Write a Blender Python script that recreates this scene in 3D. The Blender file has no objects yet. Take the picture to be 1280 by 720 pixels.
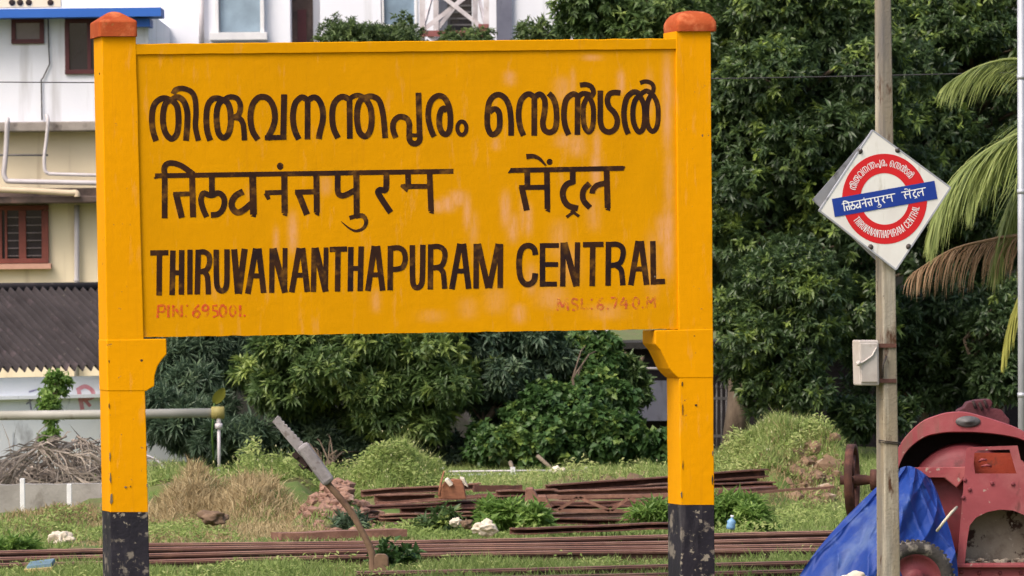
import bpy, bmesh, math, random
import numpy as np
from mathutils import Vector, Matrix, geometry, noise as mnoise

# ------------------------------------------------------------------ camera / light
sc = bpy.context.scene
COL = sc.collection
F = 7315.0                     # focal length in photo pixels (1280 wide)
H = 2.5                        # eye height over the rail yard
ROLL = math.radians(0.6)
RIGHT = Vector((math.cos(ROLL), 0, -math.sin(ROLL)))
UP = Vector((math.sin(ROLL), 0, math.cos(ROLL)))
FWD = Vector((0, 1, 0))
CAM = Vector((0, 0, H))

cd = bpy.data.cameras.new('camera'); cam = bpy.data.objects.new('camera', cd); COL.objects.link(cam)
cd.sensor_width = 36; cd.lens = 36 * F / 1280; cd.clip_start = 0.5; cd.clip_end = 3000
cam.matrix_world = Matrix(((RIGHT.x, UP.x, -FWD.x, 0), (RIGHT.y, UP.y, -FWD.y, 0), (RIGHT.z, UP.z, -FWD.z, H), (0, 0, 0, 1)))
cd.dof.use_dof = True; cd.dof.focus_distance = 47.5; cd.dof.aperture_fstop = 9.0
sc.camera = cam

SUN_EL, SUN_AZ = math.radians(50), math.radians(222)
w = bpy.data.worlds.new('World'); sc.world = w; w.use_nodes = True
nt = w.node_tree
bg = nt.nodes['Background']; bg.inputs[1].default_value = 0.15
sky = nt.nodes.new('ShaderNodeTexSky'); sky.sky_type = 'NISHITA'; sky.sun_disc = False
sky.sun_elevation = SUN_EL; sky.sun_rotation = SUN_AZ
sky.air_density = 1.0; sky.dust_density = 6.0; sky.ozone_density = 0.6
nt.links.new(sky.outputs[0], bg.inputs[0])
sd = bpy.data.lights.new('sun', 'SUN'); sd.energy = 1.15; sd.angle = math.radians(24); sd.color = (1, 0.955, 0.88)
so = bpy.data.objects.new('sun', sd); COL.objects.link(so)
sv = Vector((math.sin(SUN_AZ) * math.cos(SUN_EL), math.cos(SUN_AZ) * math.cos(SUN_EL), math.sin(SUN_EL)))
so.rotation_euler = sv.to_track_quat('Z', 'Y').to_euler(); so.location = (0, 0, 40)
sc.view_settings.view_transform = 'Standard'; sc.view_settings.look = 'None'
sc.view_settings.exposure = 0.66; sc.view_settings.gamma = 1; sc.view_settings.use_curve_mapping = False

# ------------------------------------------------------------------ helpers
def px(x, y, d):
    dirv = RIGHT * ((x - 640) / F) + UP * ((360 - y) / F) + FWD
    return CAM + dirv * d

def lin(r, g, b):
    f = lambda c: ((c / 255 + 0.055) / 1.055) ** 2.4 if c > 10 else c / 255 / 12.92
    return (f(r), f(g), f(b))

def tag(o, label=None, cat=None, group=None, kind=None):
    if label: o['label'] = label
    if cat: o['category'] = cat
    if group: o['group'] = group
    if kind: o['kind'] = kind
    return o

def thing(name, loc, label, cat, group=None, rz=0.0):
    o = bpy.data.objects.new(name, None); COL.objects.link(o)
    o.location = loc; o.rotation_euler = (0, 0, rz); o.empty_display_size = 0.2
    WM[o.name] = Matrix.Translation(Vector(loc)) @ Matrix.Rotation(rz, 4, 'Z')
    return tag(o, label, cat, group)
WM = {}

class MB:
    def __init__(s): s.v = []; s.f = []; s.a = []; s.sm = []
    def add(s, verts, faces, smooth=False, att=None):
        b = len(s.v); s.v.extend([tuple(p) for p in verts]); s.f.extend([tuple(i + b for i in f) for f in faces])
        s.sm.extend([smooth] * len(faces))
        s.a.extend(att if att is not None else [0.0] * len(verts)); return s
    def box(s, c, size, M=None):
        hx, hy, hz = [q / 2 for q in size]; c = Vector(c)
        vs = [Vector((x, y, z)) for x in (-hx, hx) for y in (-hy, hy) for z in (-hz, hz)]
        vs = [c + (M @ v if M else v) for v in vs]
        return s.add(vs, [(0, 1, 3, 2), (4, 6, 7, 5), (0, 4, 5, 1), (2, 3, 7, 6), (0, 2, 6, 4), (1, 5, 7, 3)])
    def bar(s, a, b, wd, hd, up=(0, 0, 1)):
        a = Vector(a); b = Vector(b); x = (b - a); L = x.length; x.normalize()
        up = Vector(up); y = up.cross(x)
        if y.length < 1e-5: y = Vector((0, 1, 0)).cross(x)
        y.normalize(); z = x.cross(y)
        M = Matrix((x, y, z)).transposed()
        return s.box((a + b) / 2, (L, wd, hd), M)
    def tube(s, pts, rad, n=8, cap=True):
        pts = [Vector(p) for p in pts]
        if not isinstance(rad, (list, tuple)): rad = [rad] * len(pts)
        vs = []; prev = None
        for i, p in enumerate(pts):
            t = (pts[min(i + 1, len(pts) - 1)] - pts[max(i - 1, 0)]).normalized()
            if prev is None:
                u = t.cross(Vector((0.3, 1, 0.2)));  u.normalize()
            else:
                u = prev - t * prev.dot(t); u.normalize()
            prev = u; v = t.cross(u)
            for k in range(n):
                a = 2 * math.pi * k / n
                vs.append(p + (u * math.cos(a) + v * math.sin(a)) * rad[i])
        fs = []
        for i in range(len(pts) - 1):
            for k in range(n):
                k2 = (k + 1) % n
                fs.append((i * n + k, i * n + k2, (i + 1) * n + k2, (i + 1) * n + k))
        if cap:
            fs.append(tuple(reversed(range(n)))); fs.append(tuple(range((len(pts) - 1) * n, len(pts) * n)))
        return s.add(vs, fs, True)
    def prism(s, front, off):
        """polygon (list of points, ordered) extruded by vector off"""
        n = len(front); front = [Vector(p) for p in front]; off = Vector(off)
        tri = geometry.tessellate_polygon([front])
        vs = front + [p + off for p in front]
        fs = [tuple(t) for t in tri] + [tuple(i + n for i in reversed(t)) for t in tri]
        fs += [(i, (i + 1) % n, (i + 1) % n + n, i + n) for i in range(n)]
        return s.add(vs, fs)
    def plate(s, outer, holes, off):
        loops = [[Vector(p) for p in outer]] + [[Vector(p) for p in h] for h in holes]
        off = Vector(off); tri = geometry.tessellate_polygon(loops)
        flat = [p for l in loops for p in l]; n = len(flat)
        fs = [tuple(t) for t in tri] + [tuple(i + n for i in reversed(t)) for t in tri]
        b = 0
        for l in loops:
            m = len(l)
            fs += [(b + i, b + (i + 1) % m, b + (i + 1) % m + n, b + i + n) for i in range(m)]; b += m
        return s.add(flat + [p + off for p in flat], fs)
    def grid(s, P, smooth=True, att=None):
        """P: array rows x cols of points"""
        r = len(P); c = len(P[0])
        vs = [p for row in P for p in row]
        fs = [(i * c + j, i * c + j + 1, (i + 1) * c + j + 1, (i + 1) * c + j) for i in range(r - 1) for j in range(c - 1)]
        return s.add(vs, fs, smooth, att)
    def disc(s, c, ax, r0, r1, n=32):
        c = Vector(c); ax = Vector(ax).normalized(); u = ax.orthogonal().normalized(); v = ax.cross(u)
        vs = []
        for k in range(n):
            a = 2 * math.pi * k / n; e = u * math.cos(a) + v * math.sin(a)
            vs += [c + e * r0, c + e * r1]
        return s.add(vs, [(2 * k, 2 * k + 1, (2 * k + 3) % (2 * n), (2 * k + 2) % (2 * n)) for k in range(n)])
    def lathe(s, c, ax, prof, n=32):
        """prof: list of (radius, offset along ax)"""
        c = Vector(c); ax = Vector(ax).normalized(); u = ax.orthogonal().normalized(); v = ax.cross(u)
        vs = []; m = len(prof)
        for k in range(n):
            a = 2 * math.pi * k / n; e = u * math.cos(a) + v * math.sin(a)
            vs += [c + e * r + ax * o for r, o in prof]
        fs = [(k * m + i, k * m + i + 1, ((k + 1) % n) * m + i + 1, ((k + 1) % n) * m + i) for k in range(n) for i in range(m - 1)]
        return s.add(vs, fs, True)
    def rock(s, c, r, seed=0, sq=(1, 1, 1), lev=2, rough=0.35):
        bm = bmesh.new(); bmesh.ops.create_icosphere(bm, subdivisions=lev, radius=1)
        c = Vector(c); vs = []
        for v in bm.verts:
            k = 1 + rough * mnoise.noise(v.co * 1.3 + Vector((seed * 7.1, seed * 3.3, 0))) + rough * .4 * mnoise.noise(v.co * 3.1 + Vector((seed, 0, 5)))
            p = v.co * k * r; vs.append(c + Vector((p.x * sq[0], p.y * sq[1], p.z * sq[2])))
        fs = [tuple(q.index for q in f.verts) for f in bm.faces]; bm.free()
        return s.add(vs, fs, lev > 2)
    def build(s, name, m, parent=None, loc=None, att=None, bevel=0.0, root=None):
        return mesh_obj(name, s.v, s.f, m, parent, loc, s.sm, s.a if att else None, bevel, root)

def mesh_obj(name, V, Fc, m, parent=None, loc=None, smooth=None, att=None, bevel=0.0, root=None):
    """V in world coordinates. parent: Empty or part mesh; parts keep identity transforms under their thing."""
    me = bpy.data.meshes.new(name)
    V = np.asarray(V, dtype=np.float64).reshape(-1, 3)
    o = bpy.data.objects.new(name, me); COL.objects.link(o)
    if parent is not None:
        M = WM[parent.name]; o.parent = parent; WM[o.name] = M
        Mi = np.array(M.inverted())
        V = V @ Mi[:3, :3].T + Mi[:3, 3]
    else:
        if loc is None:
            loc = ((V[:, 0].min() + V[:, 0].max()) / 2, (V[:, 1].min() + V[:, 1].max()) / 2, V[:, 2].min())
        V = V - np.array(loc); o.location = loc; WM[o.name] = Matrix.Translation(Vector(loc))
    if isinstance(Fc, np.ndarray):
        n = len(Fc); k = Fc.shape[1]
        me.vertices.add(len(V)); me.vertices.foreach_set('co', V.astype(np.float32).ravel())
        me.loops.add(n * k); me.loops.foreach_set('vertex_index', Fc.astype(np.int32).ravel())
        me.polygons.add(n); me.polygons.foreach_set('loop_start', np.arange(0, n * k, k, dtype=np.int32))
        me.update(calc_edges=True)
    else:
        me.from_pydata([tuple(p) for p in V], [], [tuple(f) for f in Fc])
        bm = bmesh.new(); bm.from_mesh(me); bmesh.ops.recalc_face_normals(bm, faces=bm.faces); bm.to_mesh(me); bm.free()
    if smooth is not None:
        me.polygons.foreach_set('use_smooth', np.asarray(smooth, dtype=bool))
    if att is not None:
        a = me.attributes.new('tint', 'FLOAT', 'POINT'); a.data.foreach_set('value', np.asarray(att, dtype=np.float32))
    me.materials.append(m)
    if bevel > 0:
        b = o.modifiers.new('bevel', 'BEVEL'); b.width = bevel; b.segments = 2; b.limit_method = 'ANGLE'; b.angle_limit = math.radians(35)
    return o

def smooth_line(pts, step=None, closed=False, n=6):
    pts = [Vector(p) for p in pts]
    if len(pts) < 3: return pts
    out = []; m = len(pts); rng = range(m if closed else m - 1)
    for i in rng:
        g = lambda k: pts[k % m] if closed else pts[max(0, min(m - 1, k))]
        p0, p1, p2, p3 = g(i - 1), g(i), g(i + 1), g(i + 2)
        for k in range(n):
            t = k / n
            out.append(0.5 * ((2 * p1) + (p2 - p0) * t + (2 * p0 - 5 * p1 + 4 * p2 - p3) * t * t + (3 * p1 - p0 - 3 * p2 + p3) * t ** 3))
    if not closed: out.append(pts[-1])
    return out

# ------------------------------------------------------------------ materials
def new_mat(name):
    m = bpy.data.materials.new(name); m.use_nodes = True
    n = m.node_tree.nodes; n.clear()
    out = n.new('ShaderNodeOutputMaterial'); b = n.new('ShaderNodeBsdfPrincipled')
    m.node_tree.links.new(b.outputs[0], out.inputs[0])
    return m, m.node_tree, b, out

def node(nt, t, **kw):
    n = nt.nodes.new(t)
    for k, v in kw.items():
        if hasattr(n, k): setattr(n, k, v)
    return n

def noise_fac(nt, scale, detail=6, lo=0.35, hi=0.65, stretch=None, rough=0.6, seed=0.0, coord='Object'):
    tc = node(nt, 'ShaderNodeTexCoord'); src = tc.outputs[coord]
    mp = node(nt, 'ShaderNodeMapping'); nt.links.new(src, mp.inputs[0])
    mp.inputs['Scale'].default_value = stretch or (1, 1, 1); mp.inputs['Location'].default_value = (seed, seed * 1.7, seed * .3)
    nz = node(nt, 'ShaderNodeTexNoise'); nz.inputs['Scale'].default_value = scale; nz.inputs['Detail'].default_value = detail
    nz.inputs['Roughness'].default_value = rough
    nt.links.new(mp.outputs[0], nz.inputs['Vector'])
    mr = node(nt, 'ShaderNodeMapRange'); mr.inputs[1].default_value = lo; mr.inputs[2].default_value = hi
    nt.links.new(nz.outputs[0], mr.inputs[0]); return mr.outputs[0], nz.outputs[0]

def mixc(nt, fac, a, b):
    mx = node(nt, 'ShaderNodeMix'); mx.data_type = 'RGBA'
    for s, v in ((0, fac), (6, a), (7, b)):
        if hasattr(v, 'is_output'): nt.links.new(v, mx.inputs[s])
        elif s == 0: mx.inputs[0].default_value = v
        else: mx.inputs[s].default_value = (*v[:3], 1)
    return mx.outputs[2]

def math_n(nt, op, a, b=0.0):
    n = node(nt, 'ShaderNodeMath'); n.operation = op
    for i, v in enumerate((a, b)):
        if hasattr(v, 'is_output'): nt.links.new(v, n.inputs[i])
        else: n.inputs[i].default_value = v
    return n.outputs[0]

def surf(name, c1, c2=None, scale=6, rough=0.7, bump=0.0, bscale=40, layers=(), metal=0.0, lo=.35, hi=.65, spec=0.4, stretch=None):
    """layers: (colour, scale, lo, hi, stretch, seed)"""
    m, nt, b, out = new_mat(name)
    f, _ = noise_fac(nt, scale, lo=lo, hi=hi, stretch=stretch)
    col = mixc(nt, f, c1, c2 or tuple(x * .8 for x in c1))
    for i, (c, s, l, h, st, sd) in enumerate(layers):
        g, _ = noise_fac(nt, s, lo=l, hi=h, stretch=st, seed=sd)
        col = mixc(nt, g, col, c)
    nt.links.new(col, b.inputs['Base Color'])
    b.inputs['Roughness'].default_value = rough; b.inputs['Metallic'].default_value = metal
    b.inputs['Specular IOR Level'].default_value = spec
    if bump > 0:
        _, nz = noise_fac(nt, bscale, detail=8)
        bp = node(nt, 'ShaderNodeBump'); bp.inputs['Strength'].default_value = 1.0; bp.inputs['Distance'].default_value = bump
        nt.links.new(nz, bp.inputs['Height']); nt.links.new(bp.outputs[0], b.inputs['Normal'])
    return m

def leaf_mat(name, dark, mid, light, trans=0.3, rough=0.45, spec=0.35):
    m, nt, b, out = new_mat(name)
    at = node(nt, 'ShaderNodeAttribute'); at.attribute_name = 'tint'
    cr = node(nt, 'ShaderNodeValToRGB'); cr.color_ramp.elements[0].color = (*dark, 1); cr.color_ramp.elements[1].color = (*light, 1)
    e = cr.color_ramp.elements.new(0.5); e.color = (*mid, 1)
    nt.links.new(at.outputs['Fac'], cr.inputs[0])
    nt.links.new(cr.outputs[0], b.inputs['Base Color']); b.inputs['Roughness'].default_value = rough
    b.inputs['Specular IOR Level'].default_value = spec
    tr = node(nt, 'ShaderNodeBsdfTranslucent'); nt.links.new(cr.outputs[0], tr.inputs[0])
    mx = node(nt, 'ShaderNodeMixShader'); mx.inputs[0].default_value = trans
    nt.links.new(b.outputs[0], mx.inputs[1]); nt.links.new(tr.outputs[0], mx.inputs[2]); nt.links.new(mx.outputs[0], out.inputs[0])
    return m

M = {}
YEL = lin(222, 148, 0)
def yellow_mat(name, base, pale=lin(214, 156, 108), with_att=True, chips=0.0):
    m, nt, b, out = new_mat(name)
    f, _ = noise_fac(nt, 1.6, lo=.3, hi=.7, stretch=(1, 1, .5))
    col = mixc(nt, f, base, tuple(x * .88 for x in base))
    g, _ = noise_fac(nt, 9, lo=.55, hi=.8, seed=3)
    col = mixc(nt, math_n(nt, 'MULTIPLY', g, .5), col, tuple(x * .82 for x in base))
    bh, _ = noise_fac(nt, 3.0, lo=.35, hi=.7, stretch=(.6, 1, 14), seed=41)
    col = mixc(nt, math_n(nt, 'MULTIPLY', bh, .12), col, tuple(x * .78 for x in base))
    bv, _ = noise_fac(nt, 4.0, lo=.58, hi=.75, stretch=(9, 9, .35), seed=57)
    col = mixc(nt, math_n(nt, 'MULTIPLY', bv, .2), col, lin(176, 112, 20))
    # thin pale run-down wear
    f2, _ = noise_fac(nt, 5.0, lo=.60, hi=.86, stretch=(3.2, 3.2, .55), seed=11)
    col = mixc(nt, math_n(nt, 'MULTIPLY', f2, .35), col, pale)
    if with_att:
        at = node(nt, 'ShaderNodeAttribute'); at.attribute_name = 'tint'
        g2, _ = noise_fac(nt, 22, lo=.22, hi=.52, stretch=(1.8, 1.8, .4), seed=5)
        col = mixc(nt, math_n(nt, 'MULTIPLY', at.outputs['Fac'], g2), col, pale)
    # fine dark specks and hairline dirt
    s, _ = noise_fac(nt, 55, lo=.70, hi=.76, seed=17)
    col = mixc(nt, math_n(nt, 'MULTIPLY', s, .55), col, (.09, .05, .02))
    if chips > 0:
        s2, _ = noise_fac(nt, 11, lo=.69 - chips * .05, hi=.71 - chips * .05, seed=31, rough=.75)
        col = mixc(nt, s2, col, (.07, .06, .055))
    nt.links.new(col, b.inputs['Base Color']); b.inputs['Roughness'].default_value = .7
    b.inputs['Specular IOR Level'].default_value = .06
    _, nz = noise_fac(nt, 14, detail=9)
    bp = node(nt, 'ShaderNodeBump'); bp.inputs['Distance'].default_value = .005; bp.inputs['Strength'].default_value = .7
    nt.links.new(nz, bp.inputs['Height']); nt.links.new(bp.outputs[0], b.inputs['Normal'])
    return m
M['board'] = yellow_mat('board_paint', lin(211, 146, 0))
M['post'] = yellow_mat('post_paint', lin(224, 152, 0), with_att=False, chips=.55)
M['cap'] = surf('cap_paint', lin(154, 66, 36), lin(164, 80, 44), 6, .8, .006, 30, spec=.1, layers=[(lin(196, 112, 74), 7, .50, .70, None, 2), (lin(150, 90, 50), 22, .62, .7, None, 8)])
M['plinth'] = surf('black_paint', lin(32, 30, 38), lin(44, 41, 50), 3, .55, .005, 30, spec=.2, layers=[(lin(80, 76, 80), 2.2, .54, .75, (3, 3, .6), 9), (lin(118, 110, 102), 5, .555, .60, None, 4), (lin(140, 132, 120), 14, .62, .66, None, 44), (lin(24, 22, 30), 4, .55, .7, (2, 2, .5), 19)])
M['chip_dark'] = surf('bare_dark_chip', lin(74, 52, 30), lin(56, 44, 34), 20, .9)
M['chip_grey'] = surf('bare_grey_chip', lin(122, 108, 88), lin(96, 82, 66), 20, .9)
M['black_letter'] = surf('letter_paint', lin(40, 23, 17), lin(58, 33, 17), 5, .5, .001, 40, layers=[(lin(112, 76, 26), 9, .54, .74, None, 4), (lin(28, 18, 24), 3, .5, .7, None, 6), (lin(128, 112, 96), 26, .68, .78, None, 14)], spec=.15)
def faded(name, c, lo, hi):
    m, nt, b, out = new_mat(name)
    b.inputs['Base Color'].default_value = (*c, 1); b.inputs['Roughness'].default_value = .6
    f, _ = noise_fac(nt, 26, lo=lo, hi=hi, rough=.7, seed=2)
    t = node(nt, 'ShaderNodeBsdfTransparent'); mx = node(nt, 'ShaderNodeMixShader')
    nt.links.new(f, mx.inputs[0]); nt.links.new(b.outputs[0], mx.inputs[1]); nt.links.new(t.outputs[0], mx.inputs[2]); nt.links.new(mx.outputs[0], out.inputs[0])
    return m
M['red_letter'] = faded('faded_red_paint', lin(206, 72, 22), .38, .64)
M['pink_letter'] = faded('faded_pink_paint', lin(200, 90, 50), .34, .60)
M['enamel_white'] = surf('white_enamel', lin(226, 224, 220), lin(216, 212, 208), 4, .35, 0, layers=[(lin(190, 184, 172), 5, .62, .8, (3, 3, .6), 3)])
M['enamel_red'] = surf('red_enamel', lin(206, 34, 40), lin(196, 30, 36), 4, .35)
M['enamel_blue'] = surf('blue_enamel', lin(32, 62, 150), lin(28, 54, 140), 4, .35)
M['pure_white'] = surf('white_lettering', lin(232, 232, 234), lin(226, 226, 228), 6, .5)
M['sign_edge'] = surf('grey_sheet_metal', lin(166, 168, 176), lin(146, 148, 156), 5, .5, layers=[(lin(70, 66, 66), 6, .6, .75, None, 1)])
M['dark_metal'] = surf('dark_metal', lin(48, 44, 44), lin(66, 56, 52), 12, .5, .002)
M['pole'] = surf('pole_concrete', lin(142, 130, 110), lin(126, 118, 106), 1.1, .85, .006, 50, spec=.15, layers=[(lin(176, 168, 152), 3, .52, .68, (3, 3, .25), 3), (lin(108, 104, 102), 2.0, .5, .7, (2, 2, .3), 23), (lin(78, 52, 38), 5, .62, .70, (1.6, 1.6, .5), 8), (lin(72, 64, 58), 16, .64, .72, (1, 1, .5), 12)])
M['box_white'] = surf('box_enamel', lin(184, 177, 172), lin(168, 158, 152), 5, .6, .002, layers=[(lin(140, 124, 110), 8, .6, .74, (1, 1, .6), 3)])
M['rust'] = surf('rust', lin(104, 68, 57), lin(80, 52, 46), 9, .85, .006, 30, layers=[(lin(140, 92, 76), 6, .55, .75, None, 3), (lin(60, 38, 36), 4, .55, .72, None, 9)])
M['rust_grey'] = surf('rust_grey', lin(112, 88, 80), lin(84, 66, 62), 8, .9, .006, 30, layers=[(lin(140, 110, 98), 6, .55, .75, None, 3)])
M['rust_pale'] = surf('rust_pale', lin(134, 98, 84), lin(108, 76, 64), 7, .9, .006, 30, layers=[(lin(166, 122, 102), 8, .55, .75, None, 3)])
M['rail_top'] = surf('rail_top', lin(142, 110, 96), lin(116, 82, 72), 3, .6, layers=[(lin(100, 66, 56), 3, .55, .7, None, 5)])
M['rail'] = surf('rail_rust', lin(84, 50, 46), lin(62, 38, 36), 4, .7, .004, 30, layers=[(lin(112, 76, 64), 3, .55, .72, None, 3), (lin(46, 30, 30), 2.5, .55, .7, None, 13)], spec=.5)
M['mixer_red'] = surf('mixer_paint', lin(150, 70, 76), lin(136, 60, 66), 3, .65, .003, 20, layers=[(lin(160, 96, 96), 2.2, .5, .75, None, 4), (lin(92, 48, 46), 6, .60, .72, (1.5, 1.5, .5), 8), (lin(120, 84, 76), 3.2, .56, .75, (3, 3, .35), 28), (lin(160, 142, 132), 13, .63, .69, None, 14)])
M['mixer_dark'] = surf('mixer_dark_paint', lin(120, 50, 58), lin(100, 42, 48), 4, .6, .003, layers=[(lin(60, 34, 34), 5, .55, .7, None, 4)])
M['gear'] = surf('gear_cover_paint', lin(88, 40, 48), lin(70, 34, 40), 4, .8, .006)
M['mixer_inside'] = surf('mixer_inside_red', lin(140, 52, 28), lin(118, 42, 26), 4, .6, .003, layers=[(lin(90, 46, 32), 6, .6, .7, None, 5)])
M['mortar'] = surf('dried_mortar', lin(150, 140, 128), lin(134, 122, 110), 4, .9, .008, 30, layers=[(lin(58, 40, 36), 9, .58, .64, None, 2), (lin(100, 84, 74), 5, .5, .7, None, 7), (lin(186, 178, 168), 20, .64, .72, None, 12)])
M['soot'] = surf('dirty_iron', lin(52, 34, 32), lin(36, 26, 26), 5, .8, .006)
M['gunmetal'] = surf('gunmetal', lin(92, 90, 92), lin(70, 68, 70), 9, .5, .003)
M['tyre'] = surf('muddy_tyre', lin(64, 60, 58), lin(52, 48, 48), 5, .9, .008, 30, layers=[(lin(150, 142, 132), 11, .52, .68, None, 3)])
M['tarp'] = surf('blue_tarpaulin', lin(14, 48, 122), lin(20, 58, 134), 2.5, .6, .005, 9, layers=[(lin(50, 92, 166), 6, .6, .8, (1, 1, .5), 3), (lin(96, 116, 150), 1.4, .56, .8, None, 33)], spec=.35)
M['lever_grey'] = surf('weathered_grey', lin(150, 146, 150), lin(128, 124, 128), 9, .8, .006, 30, layers=[(lin(90, 78, 74), 7, .6, .7, None, 5)])
M['lever_rod'] = surf('weathered_rod', lin(128, 104, 84), lin(104, 82, 66), 9, .85, .006, 30, layers=[(lin(84, 62, 52), 6, .55, .7, None, 5)])
M['concrete'] = surf('concrete', lin(150, 146, 142), lin(128, 124, 120), 3, .9, .006, 30, layers=[(lin(96, 88, 80), 4, .55, .75, (1, 1, .6), 3)])
M['whitewash'] = surf('whitewash', lin(214, 214, 216), lin(200, 200, 204), 4, .8, .004)
M['white_wall'] = surf('white_painted_wall', lin(226, 228, 236), lin(216, 218, 228), .5, .8, .003, layers=[(lin(172, 170, 172), 1.2, .56, .82, (2.5, 2.5, .22), 3)])
M['cream_wall'] = surf('cream_painted_wall', lin(228, 215, 188), lin(218, 204, 176), .6, .85, .003, layers=[(lin(170, 152, 128), 1.4, .55, .82, (2.5, 2.5, .25), 3)])
M['ledge'] = surf('stained_ledge', lin(150, 142, 136), lin(112, 104, 100), 1.6, .9, .006, layers=[(lin(78, 68, 64), 3, .55, .7, None, 3), (lin(206, 194, 170), 2.2, .62, .68, None, 8)])
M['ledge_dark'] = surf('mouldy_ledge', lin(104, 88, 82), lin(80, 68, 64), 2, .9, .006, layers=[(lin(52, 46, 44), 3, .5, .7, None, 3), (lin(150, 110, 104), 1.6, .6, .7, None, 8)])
M['blue_fascia'] = surf('blue_fascia', lin(44, 100, 186), lin(38, 92, 178), .8, .6, layers=[(lin(96, 116, 150), 1.5, .64, .8, None, 4)])
M['maroon'] = surf('maroon_frame', lin(86, 40, 44), lin(76, 34, 38), 4, .5)
M['brown_frame'] = surf('brown_timber', lin(126, 66, 56), lin(106, 54, 46), 4, .6, .002)
M['pink_sill'] = surf('pink_sill', lin(196, 152, 134), lin(182, 138, 122), 3, .8)
M['pvc'] = surf('grey_pvc', lin(196, 190, 194), lin(178, 172, 176), 2, .5, layers=[(lin(140, 128, 122), 3, .62, .75, None, 4)])
M['pvc_cream'] = surf('cream_pvc', lin(204, 186, 160), lin(186, 168, 144), 2, .5)
M['pipe'] = surf('grey_iron_pipe', lin(158, 156, 150), lin(142, 140, 132), 2, .55, .002, layers=[(lin(110, 104, 92), 4, .6, .74, None, 4)])
M['pipe_olive'] = surf('olive_fitting', lin(150, 140, 82), lin(132, 122, 72), 3, .6)
M['roof'] = surf('asbestos_roof', lin(56, 50, 52), lin(44, 39, 41), 2.2, .9, .004, layers=[(lin(86, 74, 77), 4, .58, .74, (1, 1, 1), 3), (lin(34, 28, 30), 1.5, .5, .7, None, 8), (lin(96, 90, 84), 9, .64, .72, None, 21)])
M['shed_wall'] = surf('pale_blue_wall', lin(238, 240, 244), lin(228, 232, 238), 1.2, .85, .004, layers=[(lin(150, 156, 170), 3, .6, .74, (2, 2, .6), 3), (lin(120, 116, 120), 1.8, .62, .78, (1, 1, .5), 8)])
M['graf_pink'] = surf('pink_spray', lin(206, 130, 140), lin(216, 160, 168), 9, .8)
M['graf_blue'] = surf('violet_spray', lin(130, 126, 158), lin(160, 158, 184), 9, .8)
M['mossy_wall'] = surf('mossy_wall', lin(54, 52, 50), lin(38, 37, 36), 1.5, .95, .01, layers=[(lin(40, 46, 34), 1.6, .5, .7, None, 3), (lin(84, 82, 86), 1.1, .62, .74, (1, 1, .6), 9)])
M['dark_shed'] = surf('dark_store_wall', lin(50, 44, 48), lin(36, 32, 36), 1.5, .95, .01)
M['blue_grey'] = surf('blue_grey_wall', lin(112, 114, 130), lin(96, 98, 114), 2, .9, layers=[(lin(62, 60, 66), 2, .55, .7, (2, 2, .5), 3)])
def glass_mat(name, c, rough=.08):
    m, nt, b, out = new_mat(name)
    f, _ = noise_fac(nt, 1.2, lo=.35, hi=.65)
    nt.links.new(mixc(nt, f, c, tuple(x * .6 for x in c)), b.inputs['Base Color'])
    b.inputs['Roughness'].default_value = rough; b.inputs['Specular IOR Level'].default_value = .8
    return m
M['glass_dark'] = glass_mat('dark_glass', lin(48, 44, 50))
M['glass_grey'] = glass_mat('grey_glass', lin(128, 118, 122))
M['glass_sky'] = glass_mat('sky_glass', lin(150, 172, 190))
M['glass_blue'] = glass_mat('blue_glass', lin(140, 164, 186))
M['mast'] = surf('mast_paint', lin(206, 200, 204), lin(176, 168, 172), 5, .6, layers=[(lin(120, 84, 80), 6, .62, .74, None, 3)])
M['mast_red'] = surf('mast_red_paint', lin(140, 84, 82), lin(124, 74, 72), 5, .6)
M['steel'] = surf('galvanised_steel', lin(186, 188, 196), lin(164, 166, 174), 3, .45, metal=.3, layers=[(lin(130, 128, 132), 4, .6, .75, (2, 2, .3), 3)])
M['bark'] = surf('bark', lin(112, 98, 84), lin(78, 66, 56), 4, .95, .012, 16, stretch=(2, 2, .5))
M['palm_bark'] = surf('palm_bark', lin(128, 116, 102), lin(98, 86, 74), 4, .95, .012, 12, stretch=(1, 1, 4))
M['stone_white'] = surf('pale_stone', lin(206, 196, 182), lin(184, 170, 152), 5, .9, .01, 20)
M['stone'] = surf('brown_stone', lin(120, 98, 80), lin(96, 78, 64), 5, .95, .012, 20)
M['rubble'] = surf('rubble', lin(150, 118, 102), lin(122, 92, 80), 6, .95, .012, 20, layers=[(lin(186, 166, 152), 3, .6, .7, None, 3), (lin(96, 72, 60), 4, .55, .7, None, 6)])
M['clod'] = surf('earth_clod', lin(136, 112, 90), lin(108, 86, 68), 6, .95, .012, 20, layers=[(lin(176, 160, 142), 3, .6, .72, None, 3), (lin(84, 66, 52), 4, .55, .7, None, 6)])
M['wood'] = surf('old_timber', lin(146, 98, 72), lin(120, 78, 58), 4, .9, .006, 30, stretch=(1, 6, 6))
M['wire'] = surf('black_wire', lin(52, 50, 54), lin(44, 42, 46), 3, .6)
M['rope'] = surf('white_cord', lin(200, 192, 172), lin(184, 176, 156), 9, .8)
M['blue_plastic'] = surf('pale_blue_plastic', lin(120, 160, 196), lin(104, 146, 184), 6, .4)
M['slab_blue'] = surf('slab_blue_top', lin(104, 132, 150), lin(88, 110, 124), 6, .8, .004)
M['slab_edge'] = surf('slab_yellow_edge', lin(176, 158, 104), lin(140, 124, 92), 8, .9, .005)

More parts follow.
